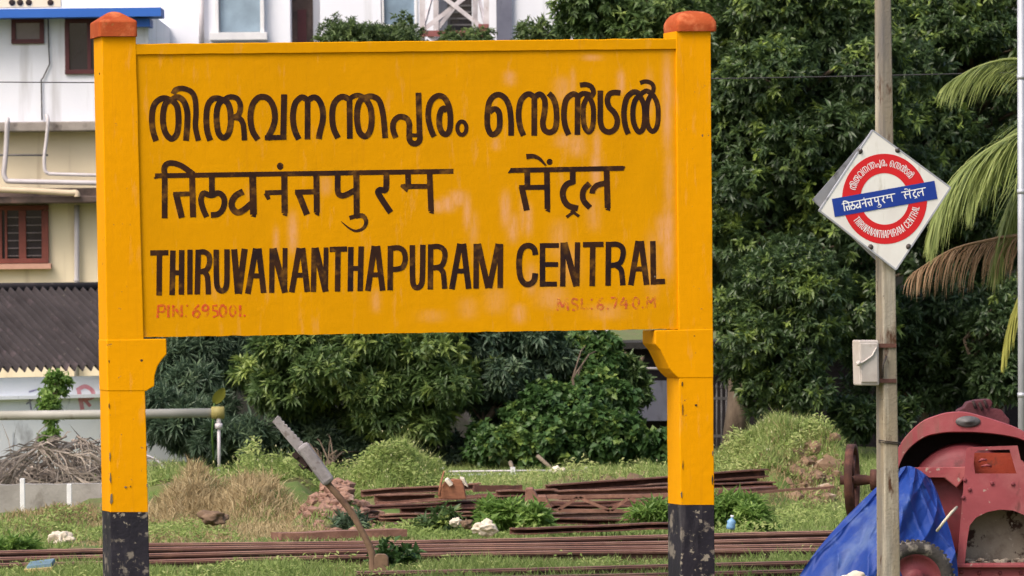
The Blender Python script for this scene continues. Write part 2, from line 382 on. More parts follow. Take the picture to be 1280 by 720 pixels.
M['leaf_mango'] = leaf_mat('mango_leaf', (.040, .070, .030), (.078, .130, .046), (.30, .40, .085), trans=.36, rough=.38, spec=.5)
M['leaf_bright'] = leaf_mat('bright_leaf', (.058, .104, .034), (.110, .178, .056), (.30, .38, .10), trans=.36, spec=.45)
M['leaf_pale'] = leaf_mat('pale_leaf', (.06, .095, .036), (.11, .165, .055), (.24, .31, .10))
M['leaf_fern'] = leaf_mat('blue_green_leaf', (.044, .076, .046), (.080, .128, .076), (.18, .25, .13))
M['leaf_vine'] = leaf_mat('vine_leaf', (.036, .082, .024), (.070, .142, .040), (.20, .28, .06))
M['leaf_weed'] = leaf_mat('weed_leaf', (.10, .19, .04), (.19, .31, .07), (.32, .44, .12), trans=.45)
M['grass'] = leaf_mat('grass_blade', (.12, .19, .044), (.23, .31, .085), (.42, .44, .20), trans=.4, rough=.6)
M['grass_tall'] = leaf_mat('tall_grass_blade', (.12, .19, .044), (.25, .33, .09), (.46, .48, .20), trans=.4, rough=.6)
M['grass_dry'] = leaf_mat('dry_grass_blade', (.17, .125, .055), (.36, .27, .14), (.52, .42, .25), trans=.3, rough=.8)
M['seed'] = leaf_mat('seed_head', (.42, .42, .16), (.54, .52, .26), (.68, .66, .44), trans=.2, rough=.8)
M['palm_green'] = leaf_mat('palm_leaflet', (.10, .135, .035), (.19, .24, .065), (.33, .38, .13), trans=.35, rough=.4)
M['palm_yellow'] = leaf_mat('palm_yellow_leaflet', (.17, .17, .025), (.28, .28, .05), (.40, .39, .09), trans=.35, rough=.45)
M['palm_brown'] = leaf_mat('palm_dry_leaflet', (.13, .07, .04), (.23, .14, .075), (.34, .23, .14), trans=.25, rough=.8)
M['frond_dry'] = leaf_mat('dry_frond', (.12, .10, .085), (.26, .22, .19), (.44, .38, .33), trans=.1, rough=.9)

# ------------------------------------------------------------------ ground
def wx(x, d): return (x - 640) / F * d
MOUNDS = [  # px x, distance, height, half width px, half depth m
    (232, 63.6, .26, 34, 1.1), (312, 63.2, .27, 40, 1.0), (270, 64.8, .22, 90, 1.8), (355, 66.0, .30, 60, 1.8), (495, 66.0, .52, 62, 1.6), (420, 62.0, .34, 40, 1.2),
    (968, 67.0, .76, 62, 1.7), (1040, 66.5, .50, 34, 1.2), (760, 67.5, .26, 150, 2.2), (60, 61.5, .16, 80, 1.4),
    (880, 65.5, .12, 80, 1.5), (180, 67.0, .25, 80, 2.0)]
def hgt(x, y):
    z = np.zeros_like(np.asarray(x, dtype=float))
    for mx, d, h, sx, sy in MOUNDS:
        X = wx(mx, d); S = sx / F * d
        r2 = ((x - X) / S) ** 2 + ((y - d) / sy) ** 2
        z = z + h * np.exp(-r2 ** 1.25 * .9)
    bump_ = np.clip(z, 0, .3) * (.35 * np.sin(x * 5.1 + y * 1.9 + 1) * np.sin(y * 3.1 - x * 2.2) + .25 * np.sin(x * 11.3 - y * 4.1) * np.sin(y * 6.7 + x * 3))
    z = z + bump_ + .025 * np.sin(x * 2.3 + y * .7) * np.sin(y * 1.7 - x * .6) + .012 * np.sin(x * 7.1 + 1.3 * y) * np.sin(y * 5.3)
    return z
def h1(x, y): return float(hgt(np.array(float(x)), np.array(float(y))))

xs = np.concatenate([np.array([-800, -300, -120, -50, -25, -14]), np.arange(-9, 9.01, .12), np.array([14, 25, 50, 120, 300, 800])])
ys = np.concatenate([np.array([-60, -20, 10, 30, 40]), np.arange(45, 80.01, .16), np.array([84, 90, 100, 120, 160, 260, 500, 1200])])
X, Y = np.meshgrid(xs, ys); Z = hgt(X, Y)
near = (np.abs(X) < 10) & (Y > 44) & (Y < 82)
Z = Z + near * .02 * np.random.default_rng(1).normal(size=Z.shape)
V = np.stack([X, Y, Z], -1).reshape(-1, 3); nc = len(xs); nr = len(ys)
idx = np.arange(nr * nc).reshape(nr, nc)
FQ = np.stack([idx[:-1, :-1], idx[:-1, 1:], idx[1:, 1:], idx[1:, :-1]], -1).reshape(-1, 4)
mg = surf('soil', lin(120, 98, 76), lin(96, 78, 60), 1.6, .95, .02, 12, layers=[(lin(84, 104, 46), 1.1, .36, .55, None, 3), (lin(150, 126, 100), 6, .6, .72, None, 6), (lin(84, 64, 54), 9, .62, .7, None, 9)])
tag(mesh_obj('ground', V, FQ, mg, loc=(0, 0, 0), smooth=np.ones(len(FQ), bool)), kind='structure')

# ------------------------------------------------------------------ leaves and grass generators
def leaf_mesh(P, D, N, L, Wd, fold=.18, droop=None):
    """P base, D direction (unit), N normal; returns V,F: each leaf = 2 quads-in-triangles with a bent tip"""
    n = len(P); S = np.cross(D, N); S /= np.linalg.norm(S, axis=1, keepdims=True) + 1e-9
    L = L[:, None]; W = Wd[:, None]
    mid = P + D * L * .45; tip = P + D * L - N * L * .16
    a = mid + S * W * .5 + N * W * fold; b = mid - S * W * .5 + N * W * fold
    V = np.stack([P, a, tip, b], 1).reshape(-1, 3)
    i = np.arange(n)[:, None] * 4
    Fc = np.concatenate([i + np.array([[0, 1, 2]]), i + np.array([[0, 2, 3]])], 1).reshape(-1, 3)
    return V, Fc

def unit(a): return a / (np.linalg.norm(a, axis=-1, keepdims=True) + 1e-9)

def crown_arrays(rng, lobes, n_clump, k=11, leaf=(.17, .045), inner=.35, droop=.35, up=.35, spread=(.35, 1.25), young=.12, tint0=.28):
    """lobes: list of (centre, (rx,ry,rz))"""
    C = np.array([l[0] for l in lobes]); R = np.array([l[1] for l in lobes])
    wts = (R[:, 0] * R[:, 2]) ** 1.0; wts /= wts.sum()
    li = rng.choice(len(lobes), n_clump, p=wts)
    d = unit(rng.normal(size=(n_clump, 3)))
    u = np.where(rng.random(n_clump) < inner, rng.uniform(.3, .85, n_clump), rng.uniform(.82, 1.08, n_clump))
    pos = C[li] + R[li] * d * u[:, None]
    axis = unit(d * 1.0 + np.array([0, 0, up]) + rng.normal(size=(n_clump, 3)) * .35)
    ct = rng.normal(tint0, .09, n_clump) + np.where(rng.random(n_clump) < young, rng.uniform(.2, .5, n_clump), 0)  # paler clumps: young leaves, plus sunlit tips put into the tint
    sc_ = rng.uniform(.7, 1.35, n_clump); ct = ct + (rng.normal(0, .07, len(lobes)) + np.where(rng.random(len(lobes)) < young * .8, .22, 0))[li] + np.where((d[:, 2] > .1) & (rng.random(n_clump) < .4), rng.uniform(0, .25, n_clump), 0) * (u > .9)  # young lobes, and lit clumps and tops painted paler into the tint
    ci = np.repeat(np.arange(n_clump), k); n = len(ci)
    ax = axis[ci]; o = unit(np.cross(ax, unit(rng.normal(size=(n_clump, 3)))[ci])); o2 = np.cross(ax, o)
    ang = np.tile(np.arange(k) * 2.39996, n_clump) + rng.normal(size=n) * .3
    rad = o * np.cos(ang)[:, None] + o2 * np.sin(ang)[:, None]
    sp = np.tile(np.linspace(spread[0], spread[1], k), n_clump) + rng.normal(size=n) * .15
    D = unit(ax * np.cos(sp)[:, None] + rad * np.sin(sp)[:, None] + np.array([0, 0, -droop]) * rng.uniform(.4, 1.3, n)[:, None])
    N = unit(ax + np.array([0, 0, .8]) - D * np.sum(D * (ax + np.array([0, 0, .8])), 1)[:, None] + rng.normal(size=(n, 3)) * .25)
    L = leaf[0] * sc_[ci] * rng.uniform(.7, 1.2, n); Wd = leaf[1] * sc_[ci] * rng.uniform(.8, 1.2, n)
    P = pos[ci] + ax * rng.uniform(-.06, .03, n)[:, None]
    V, Fc = leaf_mesh(P, D, N, L, Wd)
    t = np.clip(ct[ci] + rng.normal(size=n) * .08, 0, 1)
    return V, Fc, np.repeat(t, 4)

def make_lobes(rng, x, y, rx, ry_, d, dep, n, size=(.35, .75)):
    """lobes scattered in an ellipsoid given in photo pixels (x,y,rx,ry) at distance d with depth radius dep"""
    s = d / F; c = np.array(px(x, y, d)); out = []
    for i in range(n):
        v = rng.normal(size=3); v /= np.linalg.norm(v); u = rng.random() ** .4
        p = c + v * u * np.array([rx * s, dep, ry_ * s]) * .88
        r = rng.uniform(*size); out.append((p, (r * rng.uniform(.9, 1.3), r, r * rng.uniform(.6, .9))))
    return out

def tree(name, label, cat, base_px, d, lobes, mat, rng, n_clump, group=None, trunk_r=.14, trunk_mat='bark', top=None, lean=0, **kw):
    s = d / F
    bx = wx(base_px, d); bz = h1(bx, d) if d < 82 else 0.0
    t = thing(name, (bx, d, bz), label, cat, group)
    V, Fc, a = crown_arrays(rng, lobes, n_clump, **kw)
    V[:, 2] = np.maximum(V[:, 2], bz + .03)
    mesh_obj('crown', V, Fc, mat, t, att=a)
    mb = MB(); zs = [l[0][2] for l in lobes]; zt = top or (bz + (max(zs) - bz) * .75)
    spine = []
    cx = np.mean([l[0][0] for l in lobes])
    for i in range(7):
        f = i / 6; spine.append(Vector((bx + (cx - bx) * f ** 1.5 + .06 * math.sin(i * 2.1), d + .05 * math.sin(i * 1.7), bz - .1 + (zt - bz) * f)))
    mb.tube(spine, [trunk_r * (1.15 - .8 * i / 6) for i in range(7)], 9)
    for p, r in lobes[::max(1, len(lobes) // 26)]:
        p = Vector(p)
        if cat in ('shrub', 'creeper') and abs(p.x - bx) > .7: continue
        p = p - Vector((0, 0, r[2] * .3)); zc = max(bz + .15, min(p.z - .25, zt)); f = (zc - bz) / max(.1, zt - bz)
        i = min(5, int(f * 6)); q = spine[i].lerp(spine[i + 1], f * 6 - i)
        mdp = q.lerp(p, .5) + Vector((0, 0, .12))
        mb.tube([q, mdp, p], [trunk_r * .35, trunk_r * .2, .012], 5)
    mb.build('trunk', M[trunk_mat], t)
    return t

def blades(rng, x, y, L, W, lean=.5, tint=(.35, .15), zoff=0.0, clump=None):
    n = len(x); z = hgt(x, y) + zoff
    P = np.stack([x, y, z], 1)
    a = rng.uniform(0, 2 * math.pi, n); ln = np.abs(rng.normal(0, lean, n))
    D = unit(np.stack([np.cos(a) * ln, np.sin(a) * ln, np.ones(n)], 1))
    b = a + rng.normal(0, .3, n)
    D2 = unit(D + np.stack([np.cos(b), np.sin(b), -np.full(n, .25)], 1) * rng.uniform(.2, .9, n)[:, None])
    th = rng.uniform(0, 2 * math.pi, n); S = np.stack([np.cos(th), np.sin(th) * .4, np.zeros(n)], 1) * W[:, None] * .5
    m = P + D * (L * .55)[:, None]; t = m + D2 * (L * .5)[:, None]
    V = np.stack([P - S, P + S, m + S * .8, m - S * .8, t], 1).reshape(-1, 3)
    i = np.arange(n)[:, None] * 5
    Fc = np.concatenate([i + np.array([[0, 1, 2]]), i + np.array([[0, 2, 3]]), i + np.array([[3, 2, 4]])], 1).reshape(-1, 3)
    at = np.clip(rng.normal(tint[0], tint[1], n), 0, 1)
    return V, Fc, np.repeat(at, 5), t

def join(parts):
    Vs, Fs, As, b = [], [], [], 0
    for V, Fc, a in parts: Vs.append(V); Fs.append(Fc + b); As.append(a); b += len(V)
    return np.concatenate(Vs), np.concatenate(Fs), np.concatenate(As)

# ------------------------------------------------------------------ station name board
class Plane:
    """a vertical plane turned by th about z through O: photo pixel <-> point on it"""
    def __init__(s, O, th):
        s.O = Vector(O); s.th = th
        s.ex = Vector((math.cos(th), math.sin(th), 0)); s.ey = Vector((-math.sin(th), math.cos(th), 0))
    def at(s, x, y, off=0.0):
        d = RIGHT * ((x - 640) / F) + UP * ((360 - y) / F) + FWD
        o = s.O + s.ey * off
        return CAM + d * ((o - CAM).dot(s.ey) / d.dot(s.ey))

def ribbon(mb, pts, wd, place, curve=True, n=5, ramp=[0]):
    """brush stroke: pts in drawing units, wd width; place(x, y, lift) puts it on the sign"""
    p = [Vector((q[0], q[1], 0)) for q in pts]
    if curve and len(p) > 2: p = smooth_line(p, n=n)
    m = len(p); vs = []; ramp[0] = (ramp[0] + 1) % 12
    for i in range(m):
        t = (p[min(i + 1, m - 1)] - p[max(i - 1, 0)]); t.normalize(); nn = Vector((-t.y, t.x, 0))
        ww = wd if not isinstance(wd, tuple) else wd[0] + (wd[1] - wd[0]) * i / (m - 1)
        lift = ramp[0] * .00022 + i / m * .0002
        a = p[i] + nn * ww / 2; b = p[i] - nn * ww / 2
        vs += [place(a.x, a.y, lift), place(b.x, b.y, lift)]
    mb.add(vs, [(2 * i, 2 * i + 1, 2 * i + 3, 2 * i + 2) for i in range(m - 1)])

def ring_pts(cx, cy, rx, ry, n=14): return [(cx + rx * math.cos(2 * math.pi * i / n), cy + ry * math.sin(2 * math.pi * i / n)) for i in range(n + 1)]

def crop(ox, oy, s, strokes):
    """strokes drawn in the coordinates of an enlarged crop -> photo pixels. item: (width, [points], curve?)"""
    out = []
    for wd, pts, cv in strokes:
        w2 = tuple(q / s for q in wd) if isinstance(wd, tuple) else wd / s
        out.append((w2, [(ox + a / s, oy + b / s) for a, b in pts], cv))
    return out
K1 = 220 and 1280 / 220; K3 = 1280 / 250; KL = 1280 / 330
W = 44; C_ = True; S_ = False
MAL = crop(180, 90, K1, [
    (W, [(88, 502), (66, 430), (57, 340), (70, 250), (105, 205), (150, 190), (197, 207)], C_),
    (W, [(200, 200), (160, 225), (142, 280), (138, 360), (155, 440), (195, 485), (230, 465), (248, 410), (250, 320), (238, 245), (200, 203)], C_),
    (W, [(197, 205), (245, 182), (290, 215), (314, 290), (314, 380), (305, 500)], C_),
    (40, [(212, 160), (232, 128), (285, 120), (345, 145), (372, 200), (378, 300), (374, 400), (396, 500)], C_),
    (W, [(482, 498), (460, 430), (453, 340), (462, 250), (492, 202), (530, 190), (577, 205)], C_),
    (W, [(580, 198), (543, 235), (528, 300), (530, 380), (545, 450), (580, 478), (613, 450), (630, 380), (628, 290), (612, 232), (580, 200)], C_),
    (40, [(577, 205), (622, 182), (672, 190), (698, 230), (698, 280), (682, 315), (640, 332)], C_),
    (40, [(640, 330), (690, 335), (718, 370), (727, 430), (730, 497)], C_),
    (W, [(828, 492), (790, 430), (774, 340), (785, 250), (820, 195), (860, 180), (905, 195), (940, 250), (952, 320), (942, 390), (905, 470), (895, 490)], C_),
    (36, [(878, 478), (1035, 474)], S_), (W, [(1019, 162), (1012, 490)], S_),
    (W, [(1125, 490), (1095, 420), (1083, 330), (1095, 240), (1125, 197), (1155, 184), (1195, 208)], C_), (42, [(1190, 200), (1189, 490)], S_),
    (W, [(1188, 208), (1233, 184), (1272, 205), (1298, 270), (1300, 350), (1279, 440), (1271, 487)], C_)])
MAL += crop(380, 90, K1, [
    (W, [(247, 480), (215, 410), (205, 320), (215, 240), (250, 192), (290, 180), (332, 203)], C_), (42, [(331, 195), (333, 485)], S_),
    (36, [(328, 195), (370, 172), (410, 172), (450, 195)], C_),
    (W, [(435, 188), (402, 220), (386, 290), (388, 370), (405, 440), (445, 468), (480, 430), (492, 350), (485, 270), (460, 212), (435, 190)], C_),
    (42, [(440, 187), (490, 176), (540, 200), (565, 260), (580, 350), (590, 480)], C_),
    (42, [(667, 478), (648, 420), (650, 370), (672, 337), (705, 324), (745, 337), (765, 375), (765, 440), (767, 490), (788, 518), (820, 518), (842, 492), (840, 440), (836, 300), (832, 150)], C_),
    (28, [(755, 460), (845, 460)], S_),
    (42, [(947, 470), (920, 410), (903, 320), (912, 240), (940, 192), (980, 172), (1020, 187), (1050, 240), (1063, 310), (1064, 380), (1055, 430), (1033, 453), (1005, 440), (985, 390), (985, 320), (1000, 275), (1022, 264), (1040, 285)], C_),
    (30, ring_pts(1148, 408, 33, 48), C_)])
W = 37
MAL += crop(590, 90, K3, [
    (W, [(250, 408), (250, 320), (240, 230), (215, 172), (175, 145), (135, 157), (108, 200), (98, 280), (100, 350), (120, 395), (148, 395), (172, 365), (178, 320), (174, 265), (158, 240), (135, 238), (112, 255)], C_),
    (W, [(330, 407), (308, 350), (298, 270), (310, 190), (340, 150), (370, 142), (405, 165)], C_), (W, [(399, 150), (398, 408)], S_),
    (W, [(397, 165), (430, 142), (458, 162), (468, 210), (460, 280), (453, 330), (465, 372), (500, 386), (530, 365), (541, 310), (538, 230), (520, 170), (490, 136)], C_),
    (W, [(618, 402), (595, 340), (588, 260), (600, 185), (628, 150), (658, 142), (690, 170)], C_), (36, [(676, 150), (674, 402)], S_),
    (34, [(676, 165), (708, 138), (755, 145)], C_),
    (33, [(745, 150), (715, 210), (712, 290), (720, 350), (745, 383), (768, 360), (777, 300), (774, 220), (750, 155)], C_),
    (33, [(690, 84), (730, 80), (762, 93), (777, 125), (768, 150), (742, 165)], C_),
    (36, [(821, 118), (821, 250), (822, 320), (840, 368), (880, 384), (918, 360), (930, 310), (912, 262), (878, 225), (866, 180), (880, 142), (910, 131), (950, 134)], C_),
    (36, [(1000, 397), (980, 340), (972, 260), (985, 180), (1010, 142), (1045, 127), (1085, 150)], C_),
    (34, [(1078, 148), (1045, 180), (1030, 240), (1032, 310), (1050, 363), (1072, 383), (1095, 360), (1105, 290), (1100, 210), (1070, 145)], C_),
    (32, [(1070, 150), (1110, 122), (1140, 132), (1170, 165), (1189, 220), (1191, 300), (1180, 358), (1155, 380), (1130, 355), (1119, 300), (1120, 220), (1135, 165), (1165, 132)], C_),
    (28, [(1075, 70), (1110, 60), (1145, 70), (1162, 95), (1158, 130)], C_)])
W = 44
HIN1 = crop(180, 190, K1, [
    (36, [(80, 173), (2250, 140)], S_), ((10, 36), [(72, 192), (118, 172)], S_),
    (42, [(150, 482), (150, 180), (146, 122), (165, 88), (205, 80), (260, 95), (310, 125), (360, 163)], C_),
    (44, [(349, 165), (357, 475)], S_), (34, [(212, 307), (345, 303)], S_), (46, [(232, 300), (275, 478)], S_),
    (42, [(493, 170), (494, 300)], S_),
    (42, [(455, 472), (428, 410), (414, 345), (432, 300), (470, 312), (498, 314), (540, 298), (575, 322), (585, 370), (570, 420), (535, 452), (486, 458)], C_),
    (46, [(722, 287), (670, 315), (640, 360), (642, 405), (672, 437), (715, 428), (785, 372)], C_), (50, [(789, 165), (796, 455)], S_), ((50, 6), [(796, 453), (812, 474)], S_),
    (36, [(880, 297), (1010, 293)], S_), ((26, 40), [(908, 345), (888, 298)], S_), (46, [(1020, 150), (1023, 445)], S_), ((46, 6), [(1023, 443), (1040, 466)], S_), (26, ring_pts(990, 103, 11, 13, 10), C_),
    (38, [(1098, 293), (1250, 288)], S_), (46, [(1118, 285), (1185, 455)], S_), (44, [(1253, 160), (1257, 440)], S_), ((44, 6), [(1257, 438), (1272, 464)], S_)])
HIN1 += crop(390, 190, K1, [
    (42, [(187, 150), (187, 280), (202, 312), (240, 314), (330, 268)], C_), (44, [(322, 150), (325, 460)], S_),
    (32, [(272, 480), (330, 464)], S_), ((40, 5), [(320, 466), (372, 466), (394, 510), (374, 553), (325, 574), (280, 560), (240, 530), (212, 505)], C_),
    (44, [(541, 145), (540, 250), (528, 278), (495, 275), (480, 292), (505, 340), (572, 440)], C_),
    (42, [(698, 145), (700, 270)], S_), ((20, 62), [(645, 243), (702, 266)], S_), (36, [(665, 250), (860, 250)], S_), (42, [(855, 145), (866, 430)], S_), ((42, 6), [(866, 428), (884, 448)], S_)])
HIN2 = crop(620, 190, K1, [
    (36, [(105, 134), (925, 118)], S_), ((6, 36), [(88, 152), (118, 134)], S_), ((34, 8), [(918, 119), (938, 106)], S_),
    ((40, 12), [(220, 34), (270, 30), (310, 45), (340, 72), (362, 98)], C_), (26, ring_pts(390, 72, 9, 10, 10), C_),
    (42, [(227, 135), (228, 262)], S_), (36, [(168, 258), (370, 256)], S_), (44, [(186, 250), (224, 425)], S_), (42, [(370, 130), (374, 415)], S_), ((42, 6), [(374, 413), (392, 438)], S_),
    (42, [(558, 130), (558, 232)], S_), (44, [(566, 214), (512, 238), (486, 290), (495, 350), (530, 392), (596, 410)], C_),
    (22, [(512, 474), (575, 428)], S_), (22, [(545, 425), (604, 468)], S_),
    (42, [(682, 228), (642, 268), (630, 312), (640, 358), (684, 405)], C_), (40, [(700, 302), (706, 272), (740, 240), (808, 225)], C_), (44, [(804, 125), (812, 408)], S_), ((44, 6), [(812, 406), (828, 428)], S_)])
w_ = 27
LAT = crop(180, 295, KL, [
    (26, [(30, 82), (118, 81)], S_), (w_, [(75, 75), (73, 288)], S_),
    (w_, [(140, 70), (136, 286)], S_), (w_, [(183, 68), (181, 284)], S_), (24, [(138, 178), (183, 178)], S_),
    (26, [(223, 66), (222, 283)], S_),
    (w_, [(263, 66), (258, 283)], S_), (26, [(262, 80), (290, 77), (313, 92), (318, 125), (308, 158), (290, 170), (262, 174)], C_), (26, [(284, 168), (304, 188), (310, 225), (312, 283)], C_),
    (w_, [(350, 66), (351, 200), (357, 250), (377, 266), (396, 252), (402, 205), (402, 64)], C_),
    (30, [(437, 64), (455, 280)], S_), (30, [(488, 62), (460, 280)], S_),
    (28, [(503, 280), (542, 60)], S_), (28, [(580, 276), (556, 60)], S_), (24, [(518, 193), (570, 193)], S_),
    (26, [(621, 60), (619, 276)], S_), (30, [(628, 60), (684, 275)], S_), (24, [(684, 58), (682, 273)], S_),
    (28, [(716, 273), (753, 58)], S_), (28, [(792, 271), (768, 58)], S_), (24, [(730, 190), (785, 190)], S_),
    (26, [(825, 57), (821, 271)], S_), (30, [(832, 57), (881, 270)], S_), (24, [(883, 55), (880, 269)], S_),
    (26, [(900, 65), (985, 63)], S_), (w_, [(941, 60), (938, 269)], S_),
    (w_, [(1003, 53), (1000, 268)], S_), (w_, [(1053, 50), (1048, 267)], S_), (24, [(1003, 157), (1053, 157)], S_),
    (28, [(1085, 266), (1117, 48)], S_), (28, [(1157, 265), (1131, 48)], S_), (24, [(1098, 188), (1145, 188)], S_),
    (w_, [(1195, 48), (1193, 263)], S_), (26, [(1195, 60), (1232, 57), (1258, 72), (1267, 110), (1256, 148), (1230, 160), (1195, 162)], C_)])
LAT += crop(510, 295, KL, [
    (w_, [(21, 44), (22, 195), (28, 240), (45, 250), (63, 238), (70, 195), (72, 42)], C_),
    (w_, [(110, 40), (108, 259)], S_), (26, [(110, 53), (148, 51), (174, 68), (179, 100), (168, 138), (148, 151), (112, 155)], C_), (26, [(145, 150), (168, 172), (174, 205), (178, 256)], C_),
    (28, [(212, 258), (252, 37)], S_), (28, [(294, 256), (268, 37)], S_), (24, [(228, 170), (280, 170)], S_),
    (27, [(331, 38), (330, 255)], S_), (28, [(340, 38), (388, 252)], S_), (28, [(438, 38), (394, 252)], S_), (27, [(448, 38), (447, 252)], S_),
    (28, [(618, 92), (611, 62), (590, 47), (563, 52), (544, 80), (538, 140), (545, 200), (565, 230), (590, 233), (611, 215), (617, 180)], C_),
    (w_, [(652, 35), (652, 246)], S_), (24, [(652, 46), (732, 46)], S_), (24, [(652, 138), (728, 138)], S_), (24, [(652, 233), (722, 233)], S_),
    (26, [(752, 32), (750, 245)], S_), (30, [(758, 32), (816, 243)], S_), (26, [(822, 30), (818, 243)], S_),
    (26, [(848, 42), (948, 40)], S_), (w_, [(896, 35), (893, 243)], S_),
    (w_, [(972, 28), (970, 241)], S_), (26, [(972, 42), (1012, 40), (1038, 56), (1043, 88), (1032, 125), (1010, 139), (974, 143)], C_), (26, [(1006, 139), (1032, 162), (1038, 195), (1042, 239)], C_),
    (28, [(1080, 239), (1116, 24)], S_), (28, [(1157, 237), (1130, 24)], S_), (24, [(1094, 160), (1145, 160)], S_),
    (w_, [(1187, 24), (1190, 236)], S_), (26, [(1188, 222), (1246, 220)], S_)])
PIN = crop(180, 295, KL, [
    (12, [(66, 396), (69, 336)], S_), (12, [(68, 338), (95, 336), (103, 350), (93, 368), (68, 370)], C_), (12, [(118, 335), (118, 394)], S_),
    (12, [(142, 393), (142, 335)], S_), (12, [(142, 337), (180, 392)], S_), (12, [(182, 334), (182, 393)], S_),
    (11, [(203, 392), (206, 384)], S_), (10, [(207, 342), (211, 334)], S_),
    (12, [(268, 334), (244, 360), (240, 384), (257, 393), (270, 378), (256, 363), (240, 374)], C_),
    (12, [(310, 360), (290, 362), (284, 347), (297, 335), (311, 346), (308, 375), (298, 393)], C_),
    (10, [(356, 337), (335, 338), (334, 360), (354, 364), (358, 384), (334, 393)], S_),
    (12, ring_pts(382, 363, 15, 27), C_), (10, ring_pts(430, 363, 14, 26), C_), (12, [(466, 336), (466, 391)], S_), (10, [(485, 390), (489, 382)], S_)])
MSL = crop(510, 295, KL, [
    (11, [(725, 362), (729, 303)], S_), (11, [(729, 305), (750, 345)], S_), (11, [(750, 345), (771, 302)], S_), (11, [(771, 303), (775, 360)], S_),
    (11, [(825, 310), (802, 305), (797, 324), (820, 336), (819, 355), (795, 358)], C_), (11, [(842, 303), (842, 357)], S_), (11, [(842, 355), (880, 352)], S_),
    (9, [(888, 356), (892, 348)], S_), (9, [(888, 312), (892, 304)], S_),
    (11, [(942, 298), (922, 325), (921, 350), (938, 354), (946, 337), (922, 332)], C_), (9, [(966, 356), (970, 348)], S_),
    (10, [(984, 300), (1016, 298)], S_), (10, [(1015, 299), (1000, 352)], S_),
    (11, [(1047, 298), (1030, 334)], S_), (11, [(1030, 334), (1066, 333)], S_), (11, [(1056, 310), (1056, 354)], S_), (9, [(1074, 335), (1080, 333)], S_),
    (11, ring_pts(1104, 325, 15, 26), C_), (9, [(1136, 350), (1140, 343)], S_),
    (11, [(1157, 350), (1161, 294)], S_), (11, [(1161, 296), (1177, 325)], S_), (11, [(1177, 325), (1195, 292)], S_), (11, [(1195, 292), (1197, 350)], S_)])

TH = math.radians(13)
SB = Plane(px(505, 360, 47.0), TH)
bo = SB.at(505, 560, .2); bo.z = 0
board = thing('station_name_board', bo, 'large yellow painted station name board on two pillars, black lettering in three scripts', 'sign', rz=TH)
PF = .022                                    # panel face lies this far behind the pillar fronts
# panel: a slab with a slightly uneven hand-plastered front
TL, TR, BR, BL = (169, 56.5), (847, 49.5), (852, 411), (176, 421.5)
STREAK = [(366, 292, 5, 26, .8), (560, 255, 8, 10, .9), (572, 248, 9, 10, .8), (548, 258, 8, 8, .7), (584, 265, 4, 22, .8), (592, 285, 5, 20, .4), (745, 212, 5, 24, .9), (742, 268, 7, 20, .4), (632, 262, 5, 22, .8), (641, 285, 6, 18, .7),
          (661, 275, 4, 20, .7), (653, 268, 3, 24, .5), (637, 98, 6, 9, .7), (703, 112, 9, 16, .5), (716, 104, 3, 18, .5), (776, 103, 4, 14, .9), (721, 182, 10, 14, .6), (746, 184, 4, 20, .7), (705, 176, 10, 9, .5),
          (834, 130, 5, 60, .8), (836, 225, 5, 40, .5), (835, 300, 6, 46, .9), (829, 288, 8, 20, .7), (740, 72, 10, 4, .6), (649, 392, 7, 12, .6), (690, 372, 16, 14, .5), (712, 330, 12, 26, .35), (470, 376, 5, 14, .5), (620, 376, 12, 16, .35), (585, 385, 10, 14, .3),
          (345, 302, 3, 18, .6), (407, 232, 6, 12, .5), (700, 300, 10, 24, .4), (812, 118, 4, 30, .4), (816, 330, 8, 40, .4), (664, 350, 6, 20, .5), (758, 390, 18, 10, .4), (540, 395, 14, 8, .3), (620, 180, 5, 8, .5)]
nx, ny = 300, 150
rows = []; att = []; rr = np.random.default_rng(5)
for j in range(ny + 1):
    v = j / ny; row = []
    for i in range(nx + 1):
        u = i / nx
        a = (TL[0] + (TR[0] - TL[0]) * u, TL[1] + (TR[1] - TL[1]) * u); b = (BL[0] + (BR[0] - BL[0]) * u, BL[1] + (BR[1] - BL[1]) * u)
        x = a[0] + (b[0] - a[0]) * v; y = a[1] + (b[1] - a[1]) * v
        bump = .0010 * mnoise.noise(Vector((x * .02, y * .02, 0))) + .0004 * mnoise.noise(Vector((x * .09, y * .09, 3)))
        yy = y + (1.0 * mnoise.noise(Vector((x * .06, 0, 9))) if j in (0, ny) else 0)
        row.append(SB.at(x, yy, PF + bump))
        t = 0
        for sx, sy, sw, sh, st in STREAK:
            dx = (x - sx) / sw; dy = (y - sy) / sh
            if abs(dx) < 2.2 and abs(dy) < 2.2: t = max(t, st * math.exp(-(dx * dx) - dy * dy * (dy * dy + .3)))
        att.append(t)
    rows.append(row)
mb = MB(); mb.grid(rows, True, att)
back = [SB.at(*TL, PF + .14), SB.at(*TR, PF + .14), SB.at(*BR, PF + .14), SB.at(*BL, PF + .14)]
mb.add([rows[0][0], rows[0][-1], rows[-1][-1], rows[-1][0]] + back, [(4, 5, 6, 7), (0, 1, 5, 4), (1, 2, 6, 5), (2, 3, 7, 6), (3, 0, 4, 7)], False, [0] * 8)
panel = mb.build('panel', M['board'], board, att=True)
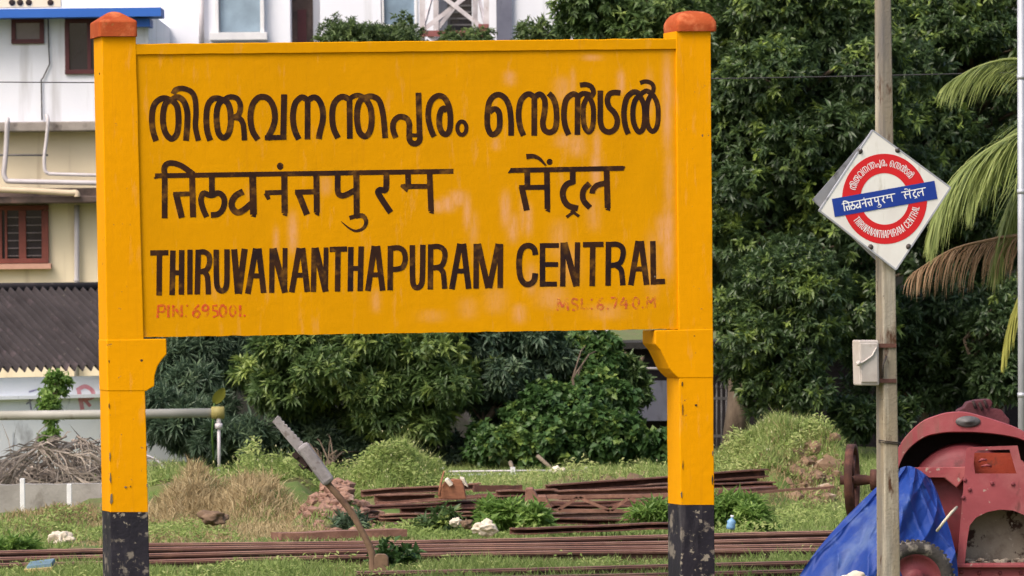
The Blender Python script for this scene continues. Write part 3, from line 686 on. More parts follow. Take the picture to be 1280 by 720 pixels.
# raised band along the top of the panel
mb = MB(); n = 60; prof = []
for i in range(n + 1):
    x = 167.5 + (845.5 - 167.5) * i / n; f = i / n
    yt = 55 - 7 * f + .8 * mnoise.noise(Vector((x * .05, 3, 0))); yb = 68.5 - 7 * f + .5 * mnoise.noise(Vector((x * .04, 8, 0)))
    prof.append([SB.at(x, yt, PF + .17), SB.at(x, yt, .012), SB.at(x, yt + .8, .004), SB.at(x, yb - .6, .004), SB.at(x, yb, .012), SB.at(x, yb, PF + .02)])
mb.grid(prof, False); mb.add(prof[0], [(0, 1, 2, 3, 4, 5)]); mb.add(prof[-1], [(5, 4, 3, 2, 1, 0)])
mb.build('top_band', M['board'], panel, bevel=0)
face = lambda x, y, lift: SB.at(x, y, PF - .0018 - lift * .6)
for strokes, m in ((MAL, 'black_letter'), (HIN1 + HIN2, 'black_letter'), (LAT, 'black_letter'), (PIN, 'red_letter'), (MSL, 'pink_letter')):
    mb = MB()
    for wd, pts, cv in strokes: ribbon(mb, pts, wd, face, cv)
    mb.build('lettering', M[m], panel)

DEP = .41
def post(front, br, cap_kind, plinth_y, capx):
    """front: pixel outline helper functions"""
    (x0t, x1t, yt), (x0b, x1b, yb) = front
    off = SB.ey * DEP
    def col(x0a, x1a, ya, x0c, x1c, yc, name, m, par, dep=DEP, lift=0.0, nn=14):
        mb = MB(); rowsL = []
        for i in range(nn + 1):
            f = i / nn; y = ya + (yc - ya) * f; a = x0a + (x0c - x0a) * f; b = x1a + (x1c - x1a) * f
            j = .5 * mnoise.noise(Vector((y * .05, a, 0))); j2 = .5 * mnoise.noise(Vector((y * .05, b, 4)))
            p = SB.at(a + j, y, -lift); q = SB.at(b + j2, y, -lift)
            rowsL.append([p + SB.ey * (dep + lift * 2), p, q, q + SB.ey * (dep + lift * 2), p + SB.ey * (dep + lift * 2)])
        mb.grid(rowsL, False); mb.add(rowsL[0][:4], [(0, 1, 2, 3)]); mb.add(rowsL[-1][:4], [(3, 2, 1, 0)])
        return mb.build(name, m, par, bevel=.006)
    fx = lambda y, k: (x0t + (x0b - x0t) * (y - yt) / (yb - yt)) if k == 0 else (x1t + (x1b - x1t) * (y - yt) / (yb - yt))
    p = col(fx(yt, 0), fx(yt, 1), yt, fx(plinth_y, 0), fx(plinth_y, 1), plinth_y, 'post', M['post'], board)
    col(fx(plinth_y, 0), fx(plinth_y, 1), plinth_y + .3, fx(760, 0), fx(760, 1), 775, 'painted_base', M['plinth'], p, lift=.004)
    mb = MB(); mb.prism([SB.at(x, y, -.004) for x, y in br], SB.ey * (DEP + .008)); mb.build('bracket', M['post'], p, bevel=.008)
    # cap
    cx0, cx1, ytop, yband, ybot = capx
    a = SB.at((cx0 + cx1) / 2, ybot, DEP / 2); wd = (cx1 - cx0) / F * 47
    ex, ey = SB.ex, SB.ey; hz = lambda y: (ybot - y) / F * 47
    mb = MB(); seg = []
    if cap_kind == 'pyramid':
        lay = [(0, 1.0, .02), (hz(yband) * .97, 1.0, .02), (hz(yband) + .01, .975, .03), (hz(ytop + 8), .70, .06), (hz(ytop + 4), .46, .12), (hz(ytop + 1.2), .28, .3), (hz(ytop), .12, .8)]
    else:
        lay = [(0, .98, .10), (hz(yband), 1.0, .12), (hz(yband - 5), .985, .16), (hz(ytop + 10), .90, .26), (hz(ytop + 5), .76, .4), (hz(ytop + 1.6), .54, .55), (hz(ytop), .2, .9)]
    R = []
    for z, k, rd in lay:
        row = []
        hx = wd * .435 * k; hy = (DEP / 2 + .035) * k
        for q in range(33):
            t = 2 * math.pi * q / 32 + math.pi / 4; c, s_ = math.cos(t), math.sin(t); e = 2 / (2 + 14 * (1 - min(1, rd * 1.3)))
            row.append(a + ex * (hx * math.copysign(abs(c) ** e, c)) + ey * (hy * math.copysign(abs(s_) ** e, s_)) + Vector((0, 0, z)))
        R.append(row)
    mb.grid(R, cap_kind == 'dome'); mb.add(R[-1][:32], [tuple(range(32))]); mb.add(R[0][:32], [tuple(range(32))])
    mb.build('cap', M['cap'], p, bevel=.006 if cap_kind == 'pyramid' else 0)
post(((127, 170, 46), (138, 185.5, 650)), [(133.2, 424.5), (208, 423.5), (208.5, 443), (203, 449), (197, 458), (193.5, 470), (193, 483), (189, 485), (183, 489), (134.4, 489)], 'pyramid', 640, (114, 170, 15, 29, 47))
post(((845, 888.5, 39), (851, 893, 640)), [(891.6, 411), (819, 413), (819, 430), (826, 438), (832, 450), (837, 461), (842, 467), (848, 472.5), (892, 472.5)], 'dome', 631, (832, 893, 13.5, 34, 40.5))

rc = random.Random(3)
posts = [o for o in board.children if o.name.startswith('post')]
for pi, (x, y, a, b, m) in enumerate(((136.5, 452, 1.2, 3, 'chip_dark'), (136.4, 508, 1.1, 5, 'chip_dark'), (137.3, 572, 1.2, 8, 'chip_grey'), (138, 598, 1.6, 9, 'chip_grey'), (139.5, 623, 2.6, 16, 'chip_grey'), (177, 450.5, 3.2, 2.2, 'chip_dark'), (157, 609, 3, 2, 'chip_grey'), (163, 608, 1.6, 1.4, 'chip_dark'), (184, 607, 1.3, 4, 'chip_grey'), (183.5, 560, 1, 6, 'chip_dark'), (124.5, 92, 1, 2, 'chip_dark'),
     (853, 480, 1.2, 5, 'chip_dark'), (853.4, 512, 1, 9, 'chip_dark'), (853.6, 582, 1, 8, 'chip_dark'), (870, 506.5, 3, 2, 'chip_dark'), (890.5, 600, 1.5, 8, 'chip_dark'), (891, 566, 1.2, 5, 'chip_grey'), (852, 618, 1.6, 6, 'chip_grey'), (868, 420, 1.4, 1.2, 'chip_dark'))):
    mb = MB(); pts_ = [(x + a * .62 * math.cos(t) * rc.uniform(.4, 1.4), y + b * .7 * math.sin(t) * rc.uniform(.5, 1.3)) for t in [2 * math.pi * k / 9 for k in range(9)]]
    mb.prism([SB.at(u, v, -.0055) for u, v in pts_], SB.ey * .004); mb.build('paint_chip', M[m], posts[0 if x < 500 else 1])

# ------------------------------------------------------------------ diamond platform sign on its post
TP = math.radians(17)
PP = Plane(px(1110, 360, 44.0), TP)
sp = PP.at(1112, 560, .07); sp.z = 0
sign_post = thing('sign_post', sp, 'tall square weathered concrete post carrying a white diamond station sign with red ring', 'sign post', rz=TP)
mb = MB(); R = []
for i in range(25):
    f = i / 24; y = -60 + (800 + 60) * f
    xl = 1096.5 + (y) * .0045; xm = xl + 4.5 + 2.4 * f; xr = 1114.5 + y * .0158
    p = PP.at(xm, y, 0); q = PP.at(xr, y, 0); dp = .13 + .05 * f
    R.append([p + PP.ey * dp, p, q, q + PP.ey * dp, p + PP.ey * dp])
mb.grid(R, False); mb.add(R[0][:4], [(0, 1, 2, 3)]); mb.add(R[-1][:4], [(3, 2, 1, 0)])
pole = mb.build('post', M['pole'], sign_post, bevel=.012)
mb = MB(); 
for y in (551, 553): mb.tube([PP.at(1098, y - 1, .2), PP.at(1099, y - 1, -.004 + .03), PP.at(1103.5, y, -.006), PP.at(1125, y + 2.5, -.006), PP.at(1125.5, y + 2, .2)], .004, 6)
mb.build('wire_band', M['dark_metal'], pole)
TPs = (1091, 163); RT = (1188, 234.5); BT = (1120, 337); LT = (1024.5, 263.5)
cen = (1105.8, 248.6); ur = ((RT[0] - LT[0]) / 2, (RT[1] - LT[1]) / 2); uu = ((TPs[0] - BT[0]) / 2, (TPs[1] - BT[1]) / 2)
OFF = -.05
def rd(a, b, lift=0.0): return PP.at(cen[0] + a * ur[0] + b * uu[0], cen[1] + a * ur[1] + b * uu[1], OFF - lift)
def diamond(name, m, off, k=1.0, par=None, dx=0, dy=0):
    mb = MB(); c = []
    for (x, y) in (TPs, RT, BT, LT): c.append(PP.at(cen[0] + (x - cen[0]) * k + dx, cen[1] + (y - cen[1]) * k + dy, off))
    mb.prism(c, PP.ey * .004); return mb.build(name, m, par)
mb = MB(); mb.prism([PP.at(1088, 166, .10), PP.at(1174, 240, .20), PP.at(1103, 333, .24), PP.at(1015.3, 250, .16)], PP.ey * .004); mb.build('back_plate', M['sign_edge'], sign_post)
plate = diamond('sign_plate', M['enamel_white'], OFF, .99, sign_post)
mb = MB()
cs = [PP.at(x, y, OFF + .0) for (x, y) in (TPs, RT, BT, LT)]
for i in range(4):
    a, b = cs[i], cs[(i + 1) % 4]; mb.bar(a + PP.ey * .009, b + PP.ey * .009, .012, .022, PP.ey)
mb.build('edge_frame', M['sign_edge'], plate)
mb = MB(); vs = []; N = 72
for i in range(N):
    t = 2 * math.pi * i / N
    for r in (.365, .64): vs.append(rd(r * math.cos(t), r * math.sin(t), .002))
mb.add(vs, [(2 * i, 2 * i + 1, (2 * i + 3) % (2 * N), (2 * i + 2) % (2 * N)) for i in range(N)]); mb.build('red_ring', M['enamel_red'], plate)
mb = MB(); mb.add([rd(a, b, .004) for a, b in ((-.785, -.13), (.785, -.13), (.785, .13), (-.785, .13))], [(0, 1, 2, 3)]); mb.build('blue_bar', M['enamel_blue'], plate)
mb = MB()
for strokes, x0, x1, a0, a1 in ((HIN1, 193, 567, -.65, .17), (HIN2, 636, 781, .26, .64)):
    for wd, pts, cv in strokes:
        k = (a1 - a0) / (x1 - x0); ky = .205 / 100
        mp = [(a0 + (x - x0) * k, (243 - y) * ky - .012) for x, y in pts]
        ws = tuple(q * .0023 for q in wd) if isinstance(wd, tuple) else wd * .0023
        ribbon(mb, mp, ws, lambda a, b, l: rd(a, b, .005 + l * .4), cv)
mb.build('lettering', M['pure_white'], plate)
mb = MB()
def on_arc(strokes, x0, x1, ymid, hh, t0, t1, wk, flip):
    for wd, pts, cv in strokes:
        if not cv and len(pts) == 2 and isinstance(wd, float):      # let straight strokes follow the ring
            (ax, ay), (bx, by) = pts; pts = [(ax + (bx - ax) * q / 3, ay + (by - ay) * q / 3) for q in range(4)]
        mp = []
        for x, y in pts:
            t = math.radians(t0 + (t1 - t0) * (x - x0) / (x1 - x0)); r = .505 + (ymid - y) * hh * (-1 if flip else 1)
            mp.append((r * math.cos(t), r * math.sin(t)))
        ribbon(mb, mp, (wd if isinstance(wd, float) else wd[0]) * wk, lambda a, b, l: rd(a, b, .0035 + l * .4), cv, 3)
on_arc(MAL, 187, 826, 146, .00175, 155, 27, .0013, False)
mb.build('lettering', M['pure_white'], plate); mb = MB()
on_arc(LAT, 187, 831, 338, .00195, 202, 338, .0014, True)
mb.build('lettering', M['pure_white'], plate)
for x, y in ((285, 148), (463, 143), (335, 602), (515, 600)):
    mb = MB(); c = PP.at(1000 + x / 3.79, 150 + y / 3.79, OFF - .001)
    mb.lathe(c, -PP.ey, [(0, .016), (.008, .015), (.013, .010), (.013, 0), (.022, 0), (.022, -.001)], 12); mb.build('bolt', M['dark_metal'], plate)
for x0, x1, y in ((1076, 1120, 193), (1090, 1126, 300)):
    mb = MB(); mb.bar(PP.at(x0, y, -.02), PP.at(x1, y, -.02), .03, .03); mb.build('crossbar', M['dark_metal'], sign_post)
# junction box clamped to the post
jb = PP.at(1087, 482, .05)
box = thing('junction_box', jb, 'small off-white metal junction box clamped to the side of the concrete post', 'junction box', rz=TP)
mb = MB(); o3 = [PP.at(x, y, -.03) for x, y in ((1073.5, 425), (1098.5, 425), (1099.5, 482), (1075, 482))]; mb.prism(o3, PP.ey * .15); body = mb.build('body', M['box_white'], box, bevel=.012)
mb = MB(); o3 = [PP.at(x, y, -.042) for x, y in ((1075.5, 429), (1096.5, 429), (1097.5, 478), (1077, 478))]; mb.prism(o3, PP.ey * .011); mb.build('lid', M['box_white'], box, bevel=.006)
mb = MB(); mb.tube([PP.at(1070, 453, -.05), PP.at(1074, 455, -.055), PP.at(1080, 452, -.05), PP.at(1090, 445, -.052), PP.at(1096, 434, -.048)], [.012, .011, .008, .007, .006], 7); mb.rock(PP.at(1073, 454, -.055), .02, 3); mb.build('latch', M['box_white'], box)
for y in (432, 476):
    mb = MB(); mb.prism([PP.at(a, b, -.012) for a, b in ((1098, y - 2.5), (1120.5, y - 2.5), (1120.5, y + 2.5), (1098, y + 2.5))], PP.ey * .2); mb.build('clamp', M['rust'], box)
mb = MB(); mb.tube([PP.at(1103, 472, -.02), PP.at(1104, 455, -.03), PP.at(1108, 445, -.02)], .008, 6); mb.build('cable', M['dark_metal'], box)
# thin steel pole at the right edge of the photo
a = px(1277.5, 735, 53); b = px(1276, -60, 53); mb = MB(); mb.tube([a, a.lerp(b, .5), b], .034, 14)
for q in (.3, .62, .8): c = a.lerp(b, q); mb.tube([c, c + Vector((0, 0, .04))], .039, 14)
tag(mb.build('steel_pole', M['steel']), 'slim grey galvanised steel pole in front of the palm fronds', 'pole')
# ------------------------------------------------------------------ rails
YAW = math.radians(9.3)
def rail(x, ytop, d, l0, l1, label, hh=.145, tilt=0.0):
    c = px(x, ytop, d); ax = Vector((math.cos(YAW), math.sin(YAW), tilt)); ax.normalize(); n = Vector((-math.sin(YAW), math.cos(YAW), 0))
    prof = [(-.034, 0), (-.034, -.028), (-.010, -.040), (-.008, -hh + .03), (-.062, -hh + .012), (-.062, -hh), (.062, -hh), (.062, -hh + .012), (.008, -hh + .03), (.010, -.040), (.034, -.028), (.034, 0), (.02, .005), (-.02, .005)]
    mb = MB(); rows = []; m = 40
    for i in range(m + 1):
        s = l0 + (l1 - l0) * i / m; wob = Vector((0, 0, .012 * math.sin(s * .7 + d))) + n * .012 * math.sin(s * .5 + 2 * d)
        rows.append([c + ax * s + wob + n * u + Vector((0, 0, v)) for u, v in prof + prof[:1]])
    mb.grid(rows, False); mb.add(rows[0][:-1], [tuple(range(len(prof)))]); mb.add(rows[-1][:-1], [tuple(reversed(range(len(prof))))])
    o = mb.build('rail', M['rail'])
    tb = MB(); pt = [(-.0365, -.016), (-.037, -.010), (-.022, .0085), (.022, .0085), (.037, -.010)]
    tb.grid([[c + ax * (l0 + (l1 - l0) * i / m) + Vector((0, 0, .012 * math.sin((l0 + (l1 - l0) * i / m) * .7 + d))) + n * .012 * math.sin((l0 + (l1 - l0) * i / m) * .5 + 2 * d) + n * u + Vector((0, 0, v)) for u, v in pt] for i in range(m + 1)], False)
    tb.build('running_surface', M['rail_top'], o)
    tag(o, label, 'rail', 'rusty rails lying across the yard'); return o
rail(640, 672.5, 55.5, -3.72, 9, 'rusty rail farthest from the camera, starting just left of the yellow pillar')
rail(640, 679, 54.2, -9, 9, 'rusty rail second from the back of the four behind the board')
rail(640, 685.5, 53.0, -9, 9, 'rusty rail third from the back of the four behind the board')
rail(640, 692, 51.9, -9, 9, 'rusty rail in front of the other three in the bundle behind the board')
rail(750, 708, 49.9, -2.1, 9, 'rusty rail low in the photo, its left end beside the short concrete stub')
rail(750, 717, 48.9, -1.2, 9, 'rusty rail nearest the camera along the bottom edge')

# ------------------------------------------------------------------ leaning lever, stub, slab, stones
D = 50.5
root = px(466, 735, D)
lev = thing('point_lever', root, 'leaning weathered track lever with bent brown rod and grey ribbed head', 'lever')
pts = smooth_line([px(466, 745, D), px(466, 705, D), px(463, 686, D), (px(450, 660, D)), px(436, 636, D), px(404, 598, D)], n=5)
mb = MB(); mb.tube(pts, [.036] * 6 + [.033] * 6 + [.03] * (len(pts) - 12), 8); mb.build('rod', M['lever_rod'], lev)
mb = MB()
A, B = px(412, 604, D - .02), px(377, 556, D - .02); mb.bar(A, B, .115, .08, (0, -1, 0)); 
b2 = mb.build('sleeve', M['lever_grey'], lev, bevel=.03)
mb = MB(); A, B = px(386, 572, D + .01), px(345, 525, D + .01); n = 11
ax = (B - A).normalized(); sd_ = Vector((0, -1, 0)).cross(ax).normalized()
outl = []
for i in range(n):
    f = i / n; g = (i + .6) / n; wd = .044 - .012 * f
    outl += [A.lerp(B, f) + sd_ * -wd, A.lerp(B, g) + sd_ * -(wd + .012)]
lower = [B + sd_ * -.036 + ax * .02, B + sd_ * .034 + ax * .01, A.lerp(B, .6) + sd_ * .042, A + sd_ * .046]
mb.prism(outl + lower, (0, .05, 0)); mb.build('ribbed_head', M['lever_grey'], lev, bevel=.006)
mb = MB(); mb.bar(px(392, 588, D + .02), px(367, 567, D + .02), .03, .05); mb.tube([px(385, 582, D), px(379, 586, D), px(374, 580, D)], .011, 6); mb.bar(px(372, 572, D), px(366, 567, D), .02, .03); mb.build('catch', M['soot'], lev)
mb = MB(); mb.prism([px(a, b, 50.2) for a, b in ((468, 695), (471, 692.5), (482, 693), (485.5, 697), (486, 745), (468, 745))], (0, .12, 0))
tag(mb.build('concrete_stub', M['lever_rod'], bevel=.012), 'short brown stub post at the foot of the leaning lever', 'post')
D = 50.6
sl = thing('painted_slab', px(50, 722, D), 'small broken slab with faded blue top lying in the grass', 'slab')
mb = MB(); mb.prism([px(x, y, D) + Vector((0, 0, 0)) for x, y in ((29, 712), (66, 709), (68, 718), (36, 724))], (0, .5, .03)); mb.build('base', M['slab_edge'], sl, bevel=.01)
mb = MB(); mb.prism([px(x, y, D + .05) for x, y in ((33, 708), (64, 704), (65, 708.4), (33, 711.4))], (0, .38, .025)); mb.build('painted_top', M['slab_blue'], sl, bevel=.006)

def stone(x, y, d, r, seed, mat, label, sq=(1, .8, .8), cat='stone', name='stone'):
    mb = MB(); mb.rock(px(x, y, d) + Vector((0, 0, -.03)), r, seed, sq, 4, .8); return tag(mb.build(name, M[mat]), label, cat)
stone(77, 671, 58, .11, 2, 'stone_white', 'pale boulder in the grass left of the left pillar', (1, .8, .75))
stone(268, 644, 60, .12, 5, 'stone', 'brown rock half buried in dry grass right of the left pillar', (1.0, .8, .6))
stone(607, 656, 58, .095, 8, 'stone_white', 'bright white lump of stone among the weeds before the scrap heap', (1.15, .8, .75))
stone(570, 649, 58.5, .05, 11, 'stone_white', 'small cream pebble left of the bright white lump')
stone(584, 651, 58.3, .055, 13, 'stone', 'small dull pebble between the cream pebble and the white lump')
D = 57.5
bt = thing('plastic_bottle', px(913, 663, D), 'crumpled pale blue plastic bottle in weeds right of the right pillar', 'bottle')
mb = MB(); mb.lathe(px(913, 662, D), (.15, 0, 1), [(0, 0), (.042, .004), (.045, .03), (.041, .06), (.045, .08), (.028, .1), (.013, .108), (.013, .125), (0, .125)], 12); mb.build('body', M['blue_plastic'], bt)
mb = MB(); mb.lathe(px(913, 662, D) + Vector((.018, 0, .122)), (.15, 0, 1), [(0, 0), (.017, 0), (.017, .018), (0, .018)], 12); mb.build('bottle_cap', M['pure_white'], bt)

# ------------------------------------------------------------------ scrap heap
GRP = 'rusty scrap steel in the heap'
def beam(name, x0, y0, x1, y1, d0, d1, hpx, kind, label, mat='rust', cat='scrap steel', dep=.14):
    a = px(x0, y0, d0); b = px(x1, y1, d1); h = hpx / F * (d0 + d1) / 2
    ax = (b - a).normalized(); up = Vector((0, 0, 1)); up = (up - ax * up.dot(ax)).normalized(); n = up.cross(ax)
    if n.y > 0: n = -n
    mb = MB(); t = .014
    q = lambda u, v: n * u + up * v
    if kind == 'I': prof = [(dep / 2, 0), (dep / 2, -t), (t / 2, -t), (t / 2, -h + t), (dep / 2, -h + t), (dep / 2, -h), (-dep / 2, -h), (-dep / 2, -h + t), (-t / 2, -h + t), (-t / 2, -t), (-dep / 2, -t), (-dep / 2, 0)]
    elif kind == 'C': prof = [(dep / 2, 0), (dep / 2, -t), (-dep / 2 + t, -t), (-dep / 2 + t, -h + t), (dep / 2, -h + t), (dep / 2, -h), (-dep / 2, -h), (-dep / 2, 0)]
    elif kind == 'L': prof = [(dep / 2, -h + t), (dep / 2, -h), (-dep / 2, -h), (-dep / 2, 0), (-dep / 2 + t, 0), (-dep / 2 + t, -h + t)]
    else: prof = [(dep / 2, 0), (dep / 2, -h), (-dep / 2, -h), (-dep / 2, 0)]
    rows = []
    for i in range(13):
        f = i / 12; c = a.lerp(b, f) + up * .012 * mnoise.noise(Vector((f * 3, x0, y0)))
        rows.append([c + q(u, v) for u, v in prof + prof[:1]])
    mb.grid(rows, False); mb.add(rows[0][:-1], [tuple(range(len(prof)))]); mb.add(rows[-1][:-1], [tuple(reversed(range(len(prof))))])
    return tag(mb.build(name, M[mat]), label, cat, GRP)
beam('scrap_girder', 684, 606, 958, 586, 63.6, 64.4, 10, 'C', 'long rusty channel topmost on the scrap heap, passing behind the right pillar')
beam('scrap_girder', 690, 614, 840, 608, 63.0, 63.2, 9, 'I', 'rusty joist lying right under the topmost channel', 'rust_pale')
beam('scrap_girder', 836, 606, 968, 602, 63.0, 63.3, 6, 'C', 'rusty channel whose free end shows right of the right pillar')
beam('scrap_plate', 592, 607, 652, 606, 63.2, 63.4, 8, 'F', 'flat rusty plate on edge right of the brown block', 'rust', dep=.05)
beam('scrap_plate', 622, 613, 695, 611, 62.7, 62.9, 8, 'C', 'pale rusty folded plate beside the gusset', 'rust_pale')
beam('scrap_girder', 470, 618, 545, 617, 62.8, 63.0, 10, 'C', 'short pale rusty plank shaped section at the left of the heap', 'rust_pale')
beam('scrap_girder', 436, 634, 682, 621, 61.8, 62.6, 5, 'C', 'long thin rusty channel sloping across the left half of the heap')
beam('scrap_girder', 470, 628, 655, 614.5, 62.4, 63.0, 4, 'L', 'thin rusty angle iron just above the sloping channel', 'rust_pale', dep=.08)
beam('scrap_girder', 476, 643, 602, 639, 61.2, 61.6, 6, 'C', 'rusty channel below the sloping one, above the white stone', 'rust_pale')
beam('scrap_girder', 490, 655, 545, 646, 60.6, 61.0, 7, 'I', 'short dark rusty joist lying askew over the weeds')
beam('scrap_plank', 345, 666, 502, 661, 57.3, 57.8, 9, 'F', 'wide flat rusty plank lying left of the weeds, behind the rails', 'rust_pale', dep=.3)
beam('scrap_girder', 684, 647, 800, 649, 60.2, 60.4, 8, 'C', 'rusty channel on the ground under the lattice truss')
beam('scrap_girder', 640, 660, 842, 653, 57.6, 58.0, 8, 'C', 'rusty channel lying directly behind the rails at the right', 'rust', dep=.2)
beam('scrap_girder', 780, 645, 836, 642, 60.6, 60.8, 9, 'I', 'rusty joist end beside the weeds at the right pillar')
beam('scrap_girder', 908, 612, 962, 608, 62.0, 62.3, 7, 'F', 'rusty flat bar pile end right of the right pillar', 'rust', dep=.3)
beam('scrap_rod', 920, 616, 1042, 607, 61.4, 62.0, 3, 'F', 'thin long rusty bar lying right of the right pillar', 'rust_pale', dep=.03)
beam('scrap_girder', 560, 631, 690, 628, 62.0, 62.3, 5, 'L', 'dark rusty angle in the middle of the heap', 'rust')
beam('scrap_girder', 690, 628, 842, 624, 62.6, 62.8, 9, 'C', 'rusty channel seen through the lattice truss')
rng = random.Random(77)
extra = [(452, 612.5, 600, 604, 'C', 8), (500, 634, 650, 633, 'I', 8), (596, 618, 700, 612, 'I', 8), (700, 618, 836, 615, 'C', 7), (690, 642, 838, 634, 'I', 8), (520, 640, 640, 646, 'L', 6), (600, 634, 668, 646, 'C', 7), (720, 611, 842, 603, 'I', 7), (640, 626, 842, 629, 'L', 5), (560, 644, 700, 641, 'C', 7), (450, 645, 540, 648, 'C', 6), (800, 625, 940, 615, 'I', 8), (880, 600, 950, 596, 'C', 8)]
labs = ['dark rusty channel at the upper left of the heap, under the brown block', 'rusty joist across the left middle of the heap', 'short rusty joist tilted up to the right of the brown block', 'rusty channel just above the lattice truss', 'rusty joist rising to the right below the lattice truss', 'thin rusty angle sloping down above the white stone', 'short rusty channel tipped steeply under the gusset', 'rusty joist between the two uppermost channels', 'rusty angle running through behind the lattice truss', 'rusty channel low in the middle of the heap', 'short rusty channel low at the left end of the heap', 'rusty joist poking out behind the right pillar below the long channel', 'short rusty channel stub right of the right pillar under the topmost one']
for k, ((x0, y0, x1, y1, kd, hp), lb_) in enumerate(zip(extra, labs)):
    dd = 60.3 + (650 - (y0 + y1) / 2) * .065 + .85; beam('scrap_girder', x0, y0, x1, y1, dd, dd + rng.uniform(-.2, .5), hp, kd, lb_, rng.choice(['rust', 'rust', 'rust_pale', 'rust_grey']), dep=rng.uniform(.08, .18))
# lattice truss
tr = thing('lattice_truss', px(750, 640, 60.9), 'rusty flat lattice truss with zigzag bracing on the scrap heap', 'truss', GRP)
D = 60.9
for (a, b, c, d_) in ((682, 621.5, 842, 619), (679, 638, 806, 639)):
    mb = MB(); mb.bar(px(a, b, D), px(c, d_, D), .08, .035); mb.build('chord', M['rust_pale'], tr)
for (a, b, c, d_) in ((698, 637, 722, 622), (724, 622, 762, 638), (764, 638, 785, 623), (787, 623, 815, 634), (815, 634, 838, 621)):
    mb = MB(); mb.bar(px(a, b, D - .03), px(c, d_, D - .03), .02, .032); mb.build('diagonal', M['rust_pale'], tr)
mb = MB(); mb.prism([px(a, b, 60.8) for a, b in ((657, 612), (666, 611), (672, 621), (682, 621), (690, 635), (668, 632), (656, 635))], (0, .06, .02))
tag(mb.build('gusset_plate', M['rust_pale'], bevel=.004), 'pale rusty flared gusset plate at the left end of the truss', 'scrap steel', GRP)
bk = thing('timber_block', px(565, 625, 62.2), 'brown weathered block standing on the heap with white scraps on top', 'block')
mb = MB(); mb.prism([px(a, b, 62.0) for a, b in ((548, 624), (549, 611), (556, 602), (566, 599), (577, 600), (580, 608), (583, 624))], (0, .3, 0)); mb.build('body', M['wood'], bk, bevel=.012)
mb = MB(); mb.prism([px(a, b, 61.95) for a, b in ((556, 601), (560, 599), (566, 606), (562, 608))], (0, .05, .02)); mb.build('white_scrap', M['stone_white'], bk); mb = MB(); mb.prism([px(a, b, 62.05) for a, b in ((575, 598), (580, 599), (585, 609), (580, 606))], (0, .05, .02)); mb.build('white_scrap', M['stone_white'], bk)
mb = MB(); mb.tube([px(549, 620, 61.9), px(551, 604, 61.95), px(555, 589, 62)], [.018, .014, .008], 6); tag(mb.build('stick', M['wood']), 'thin broken stick standing left of the brown block', 'stick')
# rubble spill beside the heap
rng = random.Random(4); mb = MB()
for i in range(420):
    x = rng.gauss(420, 27); d = rng.gauss(61.7, .75); X_ = wx(x, d)
    if not 360 < x < 480: continue
    r = abs(rng.gauss(.03, .022)) + .012; mb.rock((X_, d, h1(X_, d) + r * .3), r, i, (1, .9, .7), 1, .5)
tag(mb.build('rubble', M['rubble']), 'spill of broken reddish stone left of the scrap heap', kind='stuff')

# ------------------------------------------------------------------ concrete mixer, tarpaulin, hand wheel
D = 46.6
mix = thing('concrete_mixer', px(1215, 741, D) , 'faded red concrete mixer with curved hood and two open hoppers', 'concrete mixer')
P = lambda x, y, dd=0.0: px(x, y, D + dd)
outer = smooth_line([(x, y, 0) for x, y in ((1100, 640), (1108, 600), (1124, 557), (1149, 529), (1172, 518.5), (1188, 515), (1204, 514.5), (1221, 518), (1254, 528), (1280, 539), (1318, 562), (1348, 600), (1360, 640))], n=4)
inner = smooth_line([(x, y, 0) for x, y in ((1112, 640), (1117, 606), (1130, 568), (1153, 547), (1174, 541), (1188, 539.5), (1206, 539.5), (1222, 540), (1252, 543), (1280, 550), (1306, 569), (1328, 603), (1340, 640))], n=4)
mb = MB(); R = []
for o_, i_ in zip(outer, inner):
    R.append([P(i_.x, i_.y + 2, .85), P(i_.x, i_.y + 1, .02), P(i_.x, i_.y, 0), P(o_.x, o_.y + 1.2, 0), P(o_.x, o_.y, .03), P(o_.x, o_.y, .85), P(i_.x, i_.y + 2, .85)])
mb.grid(R, False); hood = mb.build('hood', M['mixer_red'], mix)
mb = MB(); mb.lathe(P(1210, 527, -.002), (0, -1, 0), [(.0, .035), (.02, .035), (.03, .022), (.075, .016), (.098, .008), (.10, 0)], 28)
cap_ = mb.v; c0 = P(1210, 527); mb.v = [(v[0], v[1], c0.z + (v[2] - c0.z) * .46) for v in cap_]
mb.build('oval_plate', M['gunmetal'], hood)
mb = MB(); mb.lathe(P(1203, 628, .02), (.15, 1, 0), [(.0, 0), (.36, .0), (.45, .06), (.47, .35), (.47, .75), (.4, 1.15), (.2, 1.25), (0, 1.25)], 40); mb.build('drum', M['mixer_dark'], mix)
mb = MB(); mb.prism([P(x, y, .55) for x, y in ((1122, 585), (1130, 562), (1155, 541), (1190, 535), (1240, 537), (1282, 546), (1310, 566), (1325, 600), (1325, 700), (1122, 700))], (0, .05, 0)); mb.build('rear_plate', M['soot'], mix)
mb = MB(); mb.prism([P(x, y, -.12) for x, y in ((1140, 585), (1210, 584), (1210, 592), (1196, 610), (1180, 597), (1142, 597))], (0, .16, 0)); mb.bar(P(1195, 604, .05), P(1300, 604, .05), .1, .09)
mb.build('frame_beam', M['mixer_red'], mix, bevel=.01)
mb = MB(); mb.prism([P(x, y, .06) for x, y in ((1150, 598), (1210, 600), (1208, 640), (1196, 735), (1180, 735), (1178, 640), (1160, 612))], (0, .5, 0)); mb.build('engine_cover', M['soot'], mix)
h_ = [(1218, 566), (1222, 563), (1262, 562), (1270, 590), (1271, 592), (1219, 592), (1217, 580)]
arch = [(1206, 704), (1209, 676), (1212, 657), (1220, 647), (1234, 640), (1250, 637), (1266, 638), (1281, 644), (1290, 656), (1293, 680), (1294, 703)]
